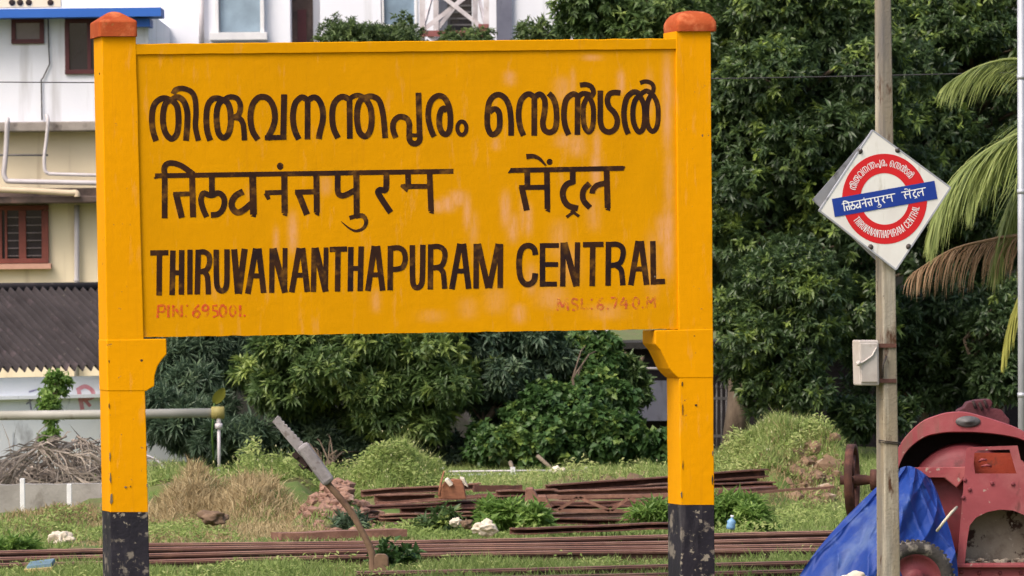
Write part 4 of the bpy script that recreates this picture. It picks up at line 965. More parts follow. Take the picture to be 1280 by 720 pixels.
mb = MB(); mb.plate([P(x, y, -.42) for x, y in ((1208, 561), (1212, 559), (1272, 557), (1276, 575), (1302, 610), (1306, 742), (1195, 742), (1196, 705), (1202, 640))], [[P(x, y, -.42) for x, y in h_], [P(x, y, -.42) for x, y in arch]], (0, .012, 0)); 
mb.build('hopper_front', M['mixer_red'], mix)
mb = MB()
for a, b in (((1208, 561), (1196, 705)), ((1196, 705), (1195, 742)), ((1276, 575), (1302, 610)), ((1302, 610), (1306, 742))):
    mb.prism([P(*a, -.407), P(*b, -.407), P(*b, .05), P(*a, .05)], (.01, 0, 0))
mb.build('hopper_side', M['mixer_red'], mix)
mb = MB(); mb.add([P(1216, 562, -.405), P(1272, 561, -.405), P(1278, 592, -.405), P(1218, 593, -.405), P(1212, 566, -.08), P(1270, 566, -.08), P(1274, 600, -.08), P(1216, 600, -.08)], [(4, 5, 6, 7), (0, 4, 7, 3), (1, 2, 6, 5), (3, 7, 6, 2)]); mb.build('chute_lining', M['mixer_inside'], mix)
mb = MB(); mb.tube([P(1224, 577, -.2), P(1227, 574.5, -.22), P(1233, 575, -.2)], .01, 6); mb.tube([P(1227, 583, -.2), P(1233, 581.5, -.22), P(1239, 583, -.2)], .01, 6); mb.build('pull_loop', M['mixer_red'], mix)
mb = MB(); mb.add([P(1204, 634, -.405), P(1298, 634, -.405), P(1298, 707, -.405), P(1203, 707, -.405), P(1206, 634, -.13), P(1298, 634, -.13), P(1298, 700, -.13), P(1206, 700, -.13)], [(4, 5, 6, 7), (0, 4, 7, 3), (1, 2, 6, 5), (3, 7, 6, 2), (0, 1, 5, 4)]); mb.build('mortar_tray', M['mortar'], mix)
mb = MB(); rng = random.Random(9)
for i in range(34): x = rng.uniform(1208, 1292); mb.rock(P(x, 703 + rng.uniform(-3, 2), -.36 + rng.uniform(0, .25)), rng.uniform(.012, .035), i, (1.3, 1, .6), 1, .5)
mb.build('rubbish', M['mortar'], mix)
mb = MB(); mb.bar(P(1194, 707, -.45), P(1306, 707, -.45), .06, .03); mb.build('lip', M['mixer_red'], mix, bevel=.006)
# far fittings above the hood
mb = MB(); mb.prism([P(x, y, 1.0) for x, y in ((1196, 530), (1198, 513), (1206, 509), (1210, 503), (1222, 500), (1238, 499), (1241, 504), (1238, 510), (1252, 512), (1258, 520), (1262, 524), (1262, 534))], (0, .3, 0)); mb.build('gear_cover', M['gear'], mix, bevel=.01)
mb = MB()
for x, y in ((1216, 501), (1224, 503), (1230, 500)): mb.tube([P(x, y, .98), P(x + 4, y + 10, .97)], .012, 6)
mb.build('gear_spring', M['soot'], mix)
for x, y in ((1206, 600), (1204, 622), (1288, 590), (1297, 612), (1212, 612), (1240, 604), (1266, 605), (1202, 715), (1224, 716), (1250, 716), (1276, 716)):
    mb = MB(); mb.lathe(P(x, y, -.42), (0, -1, 0), [(.017, 0), (.017, .01), (.012, .014), (0, .014)], 6); mb.build('bolt', M['mixer_dark'], mix)
# road wheel
wc = P(1143, 725, -1.1); wax = Vector((.2, -1, 0)).normalized(); R0 = 49 / F * 45.5
wh = bpy.data.objects.new('wheel', None)
mb = MB(); pr = [(R0 * .66, -.05), (R0 * .72, -.075), (R0 * .90, -.085), (R0 * .985, -.062), (R0, 0), (R0 * .985, .062), (R0 * .90, .085), (R0 * .72, .075), (R0 * .66, .05)]
mb.lathe(wc, wax, pr, 48)
for k in range(46):
    a = 2 * math.pi * k / 46; u = wax.orthogonal().normalized(); v = wax.cross(u); e = u * math.cos(a) + v * math.sin(a); t = -u * math.sin(a) + v * math.cos(a)
    for s_ in (-1, 1): mb.box(wc + e * (R0 * .985) + wax * .035 * s_ + t * .008 * s_, (.016, .03, .055), Matrix((t, e, wax)).transposed())
bpy.data.objects.remove(wh)
wheel = mb.build('wheel', M['tyre'], mix)
mb = MB(); mb.lathe(wc, wax, [(R0 * .68, .05), (R0 * .66, .055), (R0 * .6, .03), (R0 * .3, .02), (R0 * .26, .05), (R0 * .12, .055), (0, .055)], 40); mb.lathe(wc, wax, [(R0 * .68, -.05), (R0 * .5, -.03), (0, -.03)], 40); mb.build('rim', M['mixer_dark'], wheel)
mb = MB(); mb.tube([wc + wax * -.05, wc + Vector((0, 1.2, .02))], .04, 8); mb.build('axle', M['soot'], mix)

# tarpaulin thrown over the left of the mixer
D = 45.9
L_ = smooth_line([(1124, 586, 0), (1108, 597, 0), (1086, 618, 0), (1052, 652, 0), (1018, 692, 0), (985, 742, 0)], n=10)
T_ = smooth_line([(1124, 586, 0), (1131, 583, 0), (1139, 583, 0), (1150, 588, 0), (1164, 599, 0)], n=10)
R_ = smooth_line([(1164, 599, 0), (1172, 616, 0), (1181, 642, 0), (1190, 672, 0), (1196, 700, 0), (1199, 742, 0)], n=10)
nu, nv = 150, 130; rows = []
def pick(l, t): f = t * (len(l) - 1); i = min(int(f), len(l) - 2); return l[i].lerp(l[i + 1], f - i)
for j in range(nv + 1):
    v = j / nv; row = []
    for i in range(nu + 1):
        u = i / nu; a = pick(L_, v); b = pick(R_, v); t = pick(T_, u); lnk = a.lerp(b, u)
        lin_top = L_[0].lerp(R_[0], u); p = lnk + (t - lin_top) * (1 - v) ** 2
        rdg_ = lambda a, b, c: (1 - min(1, abs(mnoise.noise(Vector((a, b, c)))) * 3.2)) ** 2
        fold = (.055 * math.sin(u * 11 + 2.2 * math.sin(v * 2.4)) + .03 * math.sin(u * 23 + 4 * v + 1)) * (.18 + .82 * v ** .7) + .06 * rdg_(u * 3.2 + v * 1.2, v * 1.1, 4) + .03 * rdg_(u * 5 - v * 2.4, v * 2.2, 14) + .009 * rdg_(u * 9 + v * 2, v * 6, 24) + .08 * mnoise.noise(Vector((u * 4, v * 2, 1))) + .012 * mnoise.noise(Vector((u * 13, v * 9, 2)))
        crease = .02 * (abs(mnoise.noise(Vector((u * 6 + v * 3, v * 6 - u * 2, 7)))) ** .7)
        bul = .42 * math.sin(math.pi * min(1, max(0, u))) * (.35 + .65 * v)
        row.append(px(p.x, p.y + 1.2 * math.sin(u * 14) * v, D + .45 * (1 - v) ** 1.2 - bul - fold - crease))
    rows.append(row)
mb = MB(); mb.grid(rows, True)
tag(mb.build('tarpaulin', M['tarp']), 'blue plastic tarpaulin draped over the left side of the mixer', 'tarpaulin')
mb = MB(); mb.tube([px(1171, 664, 45.5), px(1180, 652, 45.45), px(1189, 641, 45.5), px(1196, 634, 45.7)], .011, 6); tag(mb.build('cord', M['rope']), 'short taut pale cord between the tarpaulin and the hopper', 'cord')
stone(1064, 720, 45.2, .09, 21, 'stone_white', 'cream stone holding the foot of the blue tarpaulin', (1.3, .8, .6))
# old spoked flywheel standing edge-on left of the post
D = 49.5
fw = thing('flywheel', px(1064, 650, D), 'old rusty spoked iron wheel standing edge-on, with its axle, left of the concrete post', 'wheel')
c = px(1065, 600, D); ax = Vector((1, -.17, 0)).normalized(); rr_ = 45 / F * D
mb = MB(); mb.lathe(c, ax, [(rr_ * .9, -.03), (rr_, -.035), (rr_, .035), (rr_ * .9, .03), (rr_ * .9, -.03)], 48); mb.build('rim', M['rust'], fw)
u = Vector((0, 0, 1)); v = ax.cross(u)
for k in range(6):
    a = math.pi * k / 3 + .3; e = u * math.cos(a) + v * math.sin(a)
    mb = MB(); mb.tube([c + e * .04, c + e * rr_ * .92], [.02, .016], 6); mb.build('spoke', M['rust'], fw)
mb = MB(); mb.tube([c - ax * .1, c + ax * .05, c + ax * .22, c + ax * .5], [.04, .05, .03, .03], 10); mb.lathe(c + ax * .16, ax, [(0, 0), (.09, 0), (.09, .07), (0, .07)], 18); mb.build('axle', M['rust'], fw)
mb = MB(); mb.bar(c + ax * .3 + Vector((0, 0, -.1)), c + ax * .3 + Vector((.0, 0, -.62)), .1, .1); mb.bar(c + ax * .2 + Vector((0, 0, -.06)), c + ax * .52 + Vector((0, 0, -.06)), .14, .12); mb.build('bearing_stand', M['soot'], fw)
# ------------------------------------------------------------------ buildings
def fbox(mb, x0, y0, x1, y1, d, thick, front=0.0):
    """box whose front (at distance d-front) covers these photo pixels"""
    dd = d - front; c = px((x0 + x1) / 2, (y0 + y1) / 2, dd); s = dd / F
    mb.box((c.x, dd + thick / 2, c.z), ((x1 - x0) * s, thick, (y1 - y0) * s)); return mb
def ring(mb, x0, y0, x1, y1, wd, d, thick, front):
    fbox(mb, x0, y0, x1, y0 + wd, d, thick, front); fbox(mb, x0, y1 - wd, x1, y1, d, thick, front)
    fbox(mb, x0, y0 + wd, x0 + wd, y1 - wd, d, thick, front); fbox(mb, x1 - wd, y0 + wd, x1, y1 - wd, d, thick, front); return mb
def part(par, name, m, rects, d, thick, front=0.0, bevel=0):
    mb = MB()
    for r in rects: fbox(mb, *r, d, thick, front)
    return mb.build(name, M[m], par, bevel=bevel)
D = 96.0
hs = thing('town_house', px(40, 570, D), 'two storey house with cream lower floor, white upper floor and blue roof slab', 'house')
hw = part(hs, 'lower_wall', 'cream_wall', [(-160, 158, 184, 575)], D, 7)
up_ = part(hs, 'upper_wall', 'white_wall', [(-160, 16, 186, 158.5)], D, 7, .02)
part(hs, 'floor_ledge', 'ledge', [(-160, 152.5, 186, 164.5)], D, .5, .42, .02)
part(hs, 'sunshade', 'ledge_dark', [(-160, 246, 150, 254.5)], D, .7, .68, .02)
part(hs, 'sunshade_upstand', 'ledge_dark', [(-160, 236, 150, 246.5)], D, .1, .12)
rf = part(hs, 'roof_slab', 'blue_fascia', [(-160, 11, 201, 22)], D, 1.0, .6)
part(hs, 'roof_slab', 'blue_fascia', [(165, 23, 187.5, 33)], D, .8, .4)
pa = part(hs, 'parapet', 'cream_wall', [(-160, -14, 76, 10)], D, .2, .2)
for x in (15, 25, 36, 63): 
    mb = MB(); c = px(x, 3, D - .21); mb.lathe(c, (0, -1, 0), [(0, 0), (.05, .004), (.052, 0)], 14); mb.build('vent', M['soot'], pa)
for (x0, y0, x1, y1, mid) in ((14, 23, 55, 54.5, None), (81, 23, 124, 92.5, 109)):
    mb = MB(); ring(mb, x0, y0, x1, y1, 5.5, D, .16, .08)
    if mid: fbox(mb, mid, y0 + 5.5, mid + 5, y1 - 5.5, D, .1, .06)
    wf = mb.build('window', M['maroon'], hs, bevel=.006)
    part(wf, 'pane', 'glass_grey' if not mid else 'glass_dark', [(x0 + 5.5, y0 + 5.5, x1 - 5.5, y1 - 5.5)], D, .02, .035)
mb = MB(); ring(mb, -62, 257, 60.5, 329.5, 6, D, .2, .1)
for x in (-22, 0, 26, 30): fbox(mb, x - 2.5, 263, x + 2.5, 323.5, D, .12, .08)
fbox(mb, 52, 263, 55, 323.5, D, .12, .08); fbox(mb, 6, 263, 9, 323.5, D, .12, .08)
wf = mb.build('window', M['brown_frame'], hs, bevel=.006)
part(wf, 'pane', 'glass_dark', [(-56, 263, 54.5, 323.5)], D, .02, .03)
part(wf, 'bars', 'glass_grey', [(9.2, y, 51.9, y + 1.3) for y in (271, 281, 290.5, 300, 309.5, 319)], D, .02, .06)
part(wf, 'sill', 'pink_sill', [(-64, 330, 63.5, 336.5)], D, .25, .2)
mb = MB(); mb.tube([px(96, y, D - .1) for y in (256, 300, 365, 470)], .045, 10); mb.tube([px(96, 349.5, D - .1), px(96, 351, D - .1)], .058, 10); mb.build('downpipe', M['pvc'], hs)
def pipe(pts, r, mat):
    mb = MB(); mb.tube(smooth_line([px(x, y, D - f) for x, y, f in pts], n=5), r, 9); mb.build('drain_pipe', M[mat], hs)
pipe([(9, 149, .5), (9, 154, .55), (8, 180, .5), (6, 205, .5), (5, 217, .5), (8, 225, .5), (14, 226.5, .5), (60, 227.5, .5), (140, 229, .5)], .042, 'pvc')
pipe([(58, 144, .5), (60, 152, .55), (58, 175, .5), (55.5, 195, .5), (56, 212, .5), (60, 216.5, .5), (68, 217.5, .5), (140, 219.5, .5)], .03, 'pvc')
pipe([(-40, 236, .75), (30, 238, .75), (85, 241, .75), (95, 241, .75), (96.5, 246, .75)], .05, 'pvc_cream')
mb = MB(); mb.tube([px(x, y, D - .06) for x, y in ((60, 24), (61, 60), (62, 80), (54, 97), (51.5, 100), (52.5, 150))], .012, 5); mb.tube([px(-20, 194, D - .5), px(60, 194, D - .5)], .017, 5); mb.build('conduit', M['gunmetal'], hs)

D = 102.0
ab = thing('apartment_block', px(470, 540, D), 'plain white apartment block with glazed windows rising behind the name board', 'building')
part(ab, 'wall', 'white_wall', [(-170, -140, 364.5, 560), (402, -140, 478, 560), (520, -140, 548, 560), (592, -140, 760, 560)], D, 6)
part(ab, 'wall', 'white_wall', [(364, -140, 403, 560), (548, -140, 593, 560), (477, 30, 521, 560)], D, 5, -.9)
part(ab, 'recess_door', 'maroon', [(372, 12, 383, 60)], D, .1, -.85)
part(ab, 'painted_recess_shade', 'ledge_dark', [(364.5, -60, 391, 60)], D, .1, -.88)  # dark sheet on the back wall, painting in the shade of the recess
mb = MB(); ring(mb, 268, -60, 330, 46, 5, D, .3, .18); fbox(mb, 262, 40.5, 334, 50, D, .5, .3); wf = mb.build('window', M['whitewash'], ab, bevel=.01)
part(wf, 'pane', 'glass_sky', [(275, -55, 327, 40)], D, .04, .05)
mb = MB(); ring(mb, 477, -60, 521.5, 33, 2.5, D, .2, .02); wf = mb.build('window', M['whitewash'], ab)
part(wf, 'pane', 'glass_blue', [(479.5, -58, 519, 30.5)], D, .04, -.06)
mb = MB(); ring(mb, 559, -60, 592, 42, 3, D, .2, -.4); 
for y in (6, 14, 22, 30): fbox(mb, 562, y, 589, y + 2, D, .1, -.4)
wf = mb.build('window', M['gunmetal'], ab); part(wf, 'pane', 'glass_dark', [(562, -57, 589, 39)], D, .04, -.46)
part(ab, 'corner_strip', 'blue_grey', [(622, -140, 641.5, 480)], D, .2, .1)
mb = MB(); mb.tube([px(252, y, D - .1) for y in (-40, 20, 60)], .05, 8); mb.build('downpipe', M['pvc'], ab)
# lattice mast
D = 98.0
ms = thing('lattice_mast', px(570, 560, D), 'pale peeling lattice steel mast with a red band above the name board', 'mast')
def leg(x, dz): 
    mb = MB(); mb.bar(px(x, 560, D + dz), px(x, -120, D + dz), .09, .09); mb.build('leg', M['mast'], ms)
for x, dz in ((528, 0), (608, 0), (545, 1.0), (594, 1.0)): leg(x, dz)
for k in range(7):
    y0 = 38 - k * 62 + 62 * 3; y1 = y0 - 62
    for (a, b, c, e, z0, z1) in ((528, y0, 608, y1, 0, 0), (608, y0, 528, y1, -.06, -.06), (528, y0, 545, y1, 0, 1), (608, y0, 594, y1, 0, 1), (545, y0, 594, y1, 1, 1)):
        mb = MB(); mb.bar(px(a, b, D + z0), px(c, e, D + z1), .045, .07); mb.build('brace', M['mast'], ms)
mb = MB(); mb.bar(px(524, 42, D - .08), px(612, 42, D - .08), .1, .1); mb.build('band', M['mast_red'], ms)
mb = MB(); fbox(mb, 598, 30, 611, 48, D, .12, .15); mb.build('marker_plate', M['mast_red'], ms)

# shed with corrugated roof, turned so its corrugations run down to the right
D = 84.0
shd = thing('shed', px(60, 560, D), 'low shed with dark corrugated roof and graffitied pale blue wall', 'shed')
ph = math.radians(35); e1 = Vector((math.cos(ph), math.sin(ph), 0)); s1 = Vector((math.sin(ph), -math.cos(ph), 0))
rdg = px(0, 362, D + 1.0); run = 2.2; drop = 98 / F * (D + .2)
nU, nV = 560, 8; rows = []
for j in range(nV + 1):
    v = j / nV; row = []
    for i in range(nU + 1):
        u = -4.0 + 6.6 * i / nU; uw = (u % .136) / .136
        z = .05 * math.cos(2 * math.pi * uw); lap = .018 * (1 if v < .5 else 0)
        row.append(rdg + e1 * u + s1 * run * v + Vector((0, 0, -drop * v + z + lap + .02 * mnoise.noise(Vector((u * .9, v * 2, 0))))))
    rows.append(row)
mb = MB(); mb.grid(rows, True); r0 = [p + Vector((0, 0, -.02)) for p in rows[-1]]; mb.build('roof', M['roof'], shd)
mb = MB(); mb.tube([rdg + e1 * -4 + Vector((0, 0, .03)), rdg + e1 * 2.6 + Vector((0, 0, .03))], .07, 8); mb.build('ridge_cap', M['roof'], shd)
q0 = rdg + s1 * (run - .10) + Vector((0, 0, -drop - .12)); a = q0 + e1 * -4; b = q0 + e1 * 2.3
mb = MB(); mb.prism([a, b, Vector((b.x, b.y, -.1)), Vector((a.x, a.y, -.1))], -s1 * .2); wl = mb.build('wall', M['shed_wall'], shd)
mb = MB(); mb.bar(a + s1 * .06 + Vector((0, 0, -.28)), b + s1 * .06 + Vector((0, 0, -.28)), .12, .05); mb.build('wall_band', M['shed_wall'], wl)
class WallP(Plane): pass
SW = Plane(q0 + s1 * .006, ph)
mb = MB(); pl = lambda x, y, l: SW.at(x, y, -l)
for wd, pts in ((5, [(98, 486), (103, 512)]), (5, [(96, 488), (106, 483), (115, 488), (116, 496), (102, 500)]), (4, [(106, 500), (113, 508)])): ribbon(mb, pts, wd, pl)
mb.build('graffiti', M['graf_pink'], wl)
mb = MB()
for wd, pts in ((2, [(33, 505), (45, 496)]), (2, [(37, 498), (39, 512)]), (2, [(44, 505), (48, 512), (52, 503)]), (2.5, [(50, 495), (46, 500), (52, 508), (60, 500)]), (2, [(36, 490), (50, 486)])): ribbon(mb, pts, wd, pl)
mb.build('graffiti', M['graf_blue'], wl)

# compound walls behind the planting
D = 88.5
mb = MB(); fbox(mb, 160, 452, 770, 600, D, .3); tag(mb.build('boundary_wall', M['mossy_wall']), 'old dark mossy boundary wall behind the shrubs under the name board', 'wall')
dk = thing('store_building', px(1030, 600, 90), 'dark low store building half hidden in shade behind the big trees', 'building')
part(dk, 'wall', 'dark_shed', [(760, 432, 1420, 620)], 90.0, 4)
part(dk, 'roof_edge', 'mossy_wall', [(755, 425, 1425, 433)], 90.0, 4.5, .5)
part(dk, 'low_panel', 'blue_grey', [(786, 476, 850, 526)], 90.0, .2, .25)
part(dk, 'light_strip', 'whitewash', [(1206, 459, 1236, 462)], 90.0, .1, .3)
mb = MB(); D = 89.3
for x in (770, 836): pass
mb.tube([px(762, 460, D), px(836, 461, D)], .02, 6); tag(mb.build('clothes_line', M['pvc']), 'thin pale line strung across the dark opening left of the right pillar', 'line')
for (pts, lab) in (([(781, 440), (780, 460), (775, 480), (771, 492)], 'pale bent stem standing in the dark opening beside the vines'), ([(804, 445), (795, 470), (783, 498)], 'leaning thin stem in the dark opening nearer the right pillar')):
    mb = MB(); mb.tube([px(x, y, 87.5) for x, y in pts] + [px(pts[-1][0] - 2, 585, 87.5)], .03, 6); tag(mb.build('bare_sapling', M['bark']), lab, 'stem')
# iron grille gate
D = 86.0
gr = thing('iron_grille', px(912, 590, D), 'dark iron grille of upright bars beside the right pillar', 'grille')
for x in range(890, 936, 6):
    mb = MB(); mb.tube([px(x, 590, D), px(x, 486, D)], .014, 6); mb.lathe(px(x, 486, D), (0, 0, 1), [(.014, 0), (.03, .03), (0, .1)], 8); mb.build('bar', M['gunmetal'], gr)
for y in (498, 545, 575): mb = MB(); mb.bar(px(886, y, D), px(936, y, D), .03, .04); mb.build('rail', M['gunmetal'], gr)
# low grey wall, white posts, white kerb fence
D = 66.5
mb = MB(); R = []
for i in range(31):
    x = -90 + 260 * i / 30; t = 606 - .012 * x + 1.5 * mnoise.noise(Vector((x * .05, 0, 0))); p = px(x, t, D); R.append([p + Vector((0, .25, 0)), p, Vector((p.x, p.y, -.2)), Vector((p.x, p.y + .25, -.2))])
mb.grid(R, False); mb.add(R[0], [(0, 1, 2, 3)]); mb.add(R[-1], [(3, 2, 1, 0)])
tag(mb.build('low_wall', M['concrete']), 'low grey stained concrete wall under the dry palm heap', 'wall')
for x, y0, y1, wd, lab in ((28, 598, 645, 6, 'white painted stake left of the other, in front of the low grey wall'), (86.5, 605, 632, 6, 'white painted stake near the left pillar in front of the low grey wall')):
    mb = MB(); fbox(mb, x - wd / 2, y0, x + wd / 2, y1 + 6, 65.4, .06); tag(mb.build('white_stake', M['whitewash'], bevel=.006), lab, 'stake')
D = 77.0
kf = thing('white_fence', px(650, 605, D), 'low white kerb fence with stubby posts behind the scrap heap', 'fence')
mb = MB(); mb.prism([px(a, b, D) for a, b in ((560, 593), (735, 591), (735, 606), (560, 608))], (0, .15, 0)); mb.build('kerb', M['whitewash'], kf)
for x in (641, 731, 552): mb = MB(); fbox(mb, x - 3, 584, x + 3, 606, D, .08, .1); mb.build('fence_post', M['whitewash'], kf)
mb = MB(); mb.tube([px(552, 589.5, D - .05), px(641, 588.5, D - .05), px(735, 588, D - .05)], .012, 6); mb.build('rail', M['pvc'], kf)
stone(699, 592, 76.5, .13, 31, 'stone_white', 'pale square lump on the white kerb fence', (1, .8, .9))
mb = MB(); mb.tube([px(672, 570, 78.6), px(690, 586, 78.4)], [.03, .025], 6); tag(mb.build('bare_stick', M['palm_bark']), 'grey leaning stick at the foot of the vine covered bank', 'stick')
mb = MB(); mb.tube([px(638, 578, 78), px(641, 587, 77.8)], [.03, .025], 6); tag(mb.build('bare_stick', M['palm_bark']), 'short grey stick just above the left stub of the white kerb fence', 'stick')
# water pipe
D = 76.0
wp = thing('water_pipe', px(275, 590, D), 'thick grey water pipe running level to an olive end cap with a tap', 'pipe')
mb = MB(); mb.tube([px(-60, 520, D), px(120, 518.2, D), px(266, 516, D)], .062, 14); mb.build('pipe', M['pipe'], wp)
mb = MB(); mb.lathe(px(264.5, 516, D), (1, 0, 0), [(.062, 0), (.08, 0), (.082, .16), (.05, .17), (0, .172)], 16); mb.build('end_cap', M['pipe_olive'], wp)
mb = MB(); mb.tube([px(273.5, 521, D), px(273.5, 532, D)], .032, 10); mb.tube([px(273.5, 530, D), px(274, 596, D)], .022, 8); mb.lathe(px(273.5, 531, D), (0, 0, 1), [(0, -.05), (.05, -.05), (.05, .02), (0, .02)], 12); mb.build('riser', M['pvc'], wp)
# overhead wire
mb = MB(); a = px(-400, 105, 62); b = px(1700, 84, 62); mb.tube([a.lerp(b, i / 24) + Vector((0, 0, -.12 * (1 - (2 * i / 24 - 1) ** 2) + .06)) for i in range(25)], .006, 5)
tag(mb.build('overhead_wire', M['wire']), 'thin dark overhead wire crossing level behind the name board', 'wire')
a = px(182, 568, 69); mb = MB(); mb.tube(smooth_line([px(182, 569, 69), px(192, 573, 69), px(201, 580, 69), px(207, 588, 69)], n=4), .014, 6); tag(mb.build('bare_hoop', M['pvc']), 'thin pale curved hose end poking out right of the left pillar', 'hose')

# ------------------------------------------------------------------ trees and shrubs
R_ = np.random.default_rng
rg = R_(11)
G = 'big dark leafy trees'
lb = make_lobes(rg, 1000, 200, 190, 300, 84.5, 1.7, 96, (.30, .60))
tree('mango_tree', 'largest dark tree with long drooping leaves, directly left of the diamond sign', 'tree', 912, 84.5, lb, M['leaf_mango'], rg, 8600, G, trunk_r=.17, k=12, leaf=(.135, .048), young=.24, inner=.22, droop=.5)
rg = R_(12)
lb = make_lobes(rg, 808, 70, 104, 190, 86.5, 1.5, 38, (.3, .6)) + make_lobes(rg, 742, 0, 34, 40, 86.0, .8, 8, (.2, .4))
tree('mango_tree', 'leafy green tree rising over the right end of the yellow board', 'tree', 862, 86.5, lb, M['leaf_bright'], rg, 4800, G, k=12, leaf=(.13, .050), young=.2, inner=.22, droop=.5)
rg = R_(13)
lb = make_lobes(rg, 1215, 150, 170, 290, 88, 1.8, 74, (.32, .65))
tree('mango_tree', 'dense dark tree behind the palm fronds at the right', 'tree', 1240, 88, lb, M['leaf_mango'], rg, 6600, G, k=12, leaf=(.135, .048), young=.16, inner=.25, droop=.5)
rg = R_(130)
lb = make_lobes(rg, 1020, 170, 340, 330, 97, 1.2, 60, (.6, .95))
tree('mango_tree', 'far dark tree filling the gaps behind the nearer dark trees', 'tree', 1060, 97, lb, M['leaf_mango'], rg, 4200, G, k=11, leaf=(.24, .09), young=.03, tint0=.2)
rg = R_(14)
lb = make_lobes(rg, 975, 415, 95, 110, 81.5, 1.0, 34, (.22, .42))
tree('young_tree', 'bushy young tree with glossy leaves low between right pillar and post', 'tree', 985, 81.5, lb, M['leaf_mango'], rg, 3000, None, trunk_r=.08, k=11, leaf=(.12, .04), young=.2, tint0=.33)
rg = R_(15)
lb = make_lobes(rg, 1150, 430, 110, 90, 86, 1.0, 30, (.25, .45))
tree('young_tree', 'shaded bushy tree behind the junction box and mixer', 'tree', 1160, 86, lb, M['leaf_mango'], rg, 1700, None, trunk_r=.08, k=11, leaf=(.15, .045), young=.03, tint0=.2)
rg = R_(16)
lb = make_lobes(rg, 470, 470, 185, 105, 80.3, 1.1, 62, (.2, .42)) + make_lobes(rg, 420, 430, 140, 40, 81, .6, 14, (.2, .36))
tree('shrub', 'large light green shrub with feathery leaves under the middle of the board', 'shrub', 470, 81, lb, M['leaf_bright'], rg, 4600, None, trunk_r=.07, k=13, leaf=(.145, .040), young=.34, droop=.3, inner=.2, tint0=.33)
rg = R_(17)
lb = make_lobes(rg, 615, 455, 95, 80, 80.8, .7, 34, (.18, .36)) + make_lobes(rg, 720, 428, 50, 26, 82.5, .5, 8, (.2, .34))
tree('shrub', 'grey green drooping shrub right of the feathery one under the board', 'shrub', 590, 80.5, lb, M['leaf_fern'], rg, 2600, None, trunk_r=.06, k=12, leaf=(.13, .036), young=.12, droop=.55, tint0=.4)
rg = R_(18)
lb = make_lobes(rg, 728, 530, 88, 72, 80, .7, 42, (.14, .32)) + make_lobes(rg, 735, 452, 36, 40, 81, .6, 10, (.16, .3)) + make_lobes(rg, 815, 562, 30, 26, 80, .4, 8, (.12, .22)) + make_lobes(rg, 650, 552, 80, 38, 79.5, .5, 20, (.14, .25))
tree('creeper_bank', 'bank of broad leaved green creeper left of the right pillar', 'creeper', 750, 80, lb, M['leaf_vine'], rg, 5200, None, trunk_r=.05, k=7, leaf=(.095, .075), young=.22, droop=.5, spread=(.5, 1.4))
rg = R_(180)
lb = make_lobes(rg, 690, 470, 110, 95, 83, .6, 44, (.2, .36))
tree('shrub', 'shaded broad shrub filling the space behind the green creeper', 'shrub', 690, 83.3, lb, M['leaf_bright'], rg, 3200, None, trunk_r=.06, k=10, leaf=(.12, .045), young=.1, tint0=.24)
rg = R_(181)
lb = make_lobes(rg, 1262, 430, 60, 90, 85, .7, 26, (.2, .4)) + make_lobes(rg, 1090, 520, 50, 26, 82, .5, 12, (.15, .28))
tree('shrub', 'dark shrub under the hanging yellow frond behind the mixer', 'shrub', 1262, 85, lb, M['leaf_mango'], rg, 2200, None, trunk_r=.06, k=11, leaf=(.13, .045), young=.06, tint0=.22)
rg = R_(19)
lb = make_lobes(rg, 245, 440, 90, 34, 83, .7, 26, (.2, .36))
tree('hanging_shrub', 'dark narrow leaved shrub hanging over the wall by the left bracket', 'shrub', 245, 83.5, lb, M['leaf_fern'], rg, 1600, None, trunk_r=.06, k=16, leaf=(.2, .022), young=.05, droop=.5, tint0=.35)
rg = R_(20)
lb = make_lobes(rg, 225, 520, 60, 50, 80.5, .7, 20, (.18, .34)) + make_lobes(rg, 285, 548, 40, 30, 79.5, .5, 10, (.13, .24))
tree('shrub', 'blue green narrow leaved shrub behind the end of the grey pipe', 'shrub', 240, 80.5, lb, M['leaf_fern'], rg, 1700, None, trunk_r=.05, k=14, leaf=(.17, .026), young=.05, droop=.35, tint0=.42)
rg = R_(21)
lb = make_lobes(rg, 430, 560, 190, 30, 80.5, .5, 40, (.14, .24))
tree('shrub', 'low dark undergrowth shrub at the foot of the feathery one', 'shrub', 400, 79, lb, M['leaf_fern'], rg, 2200, None, trunk_r=.04, k=11, leaf=(.12, .035), young=.12, droop=.4, tint0=.3)
rg = R_(22)
lb = make_lobes(rg, 458, 66, 112, 58, 92, .9, 64, (.14, .27)) + make_lobes(rg, 460, 240, 120, 150, 92, 1.1, 16, (.4, .6))
tree('small_leaved_tree', 'small leaved olive green tree peeping over the board in front of the white block', 'tree', 460, 92, lb, M['leaf_pale'], rg, 6400, None, trunk_r=.1, k=12, leaf=(.075, .028), young=.15, tint0=.2)
rg = R_(23)
lb = make_lobes(rg, 575, 56, 46, 22, 93, .4, 20, (.1, .2))
tree('small_leaved_tree', 'small grey green bush top at the foot of the lattice mast', 'tree', 572, 93, lb, M['leaf_pale'], rg, 800, None, trunk_r=.06, k=12, leaf=(.075, .028), young=.1, tint0=.2)
rg = R_(24)
lb = make_lobes(rg, 678, 54, 36, 28, 91, .5, 14, (.12, .24))
tree('small_leaved_tree', 'pale airy bush top left of the big trees above the board', 'tree', 680, 91, lb, M['leaf_pale'], rg, 420, None, trunk_r=.06, k=9, leaf=(.11, .034), young=.3, tint0=.3)
rg = R_(25)
lb = make_lobes(rg, 70, 482, 20, 16, 79.5, .12, 9, (.06, .12)) + make_lobes(rg, 64, 512, 12, 22, 79.3, .12, 8, (.05, .1)) + make_lobes(rg, 60, 545, 10, 22, 79.2, .1, 8, (.05, .09))
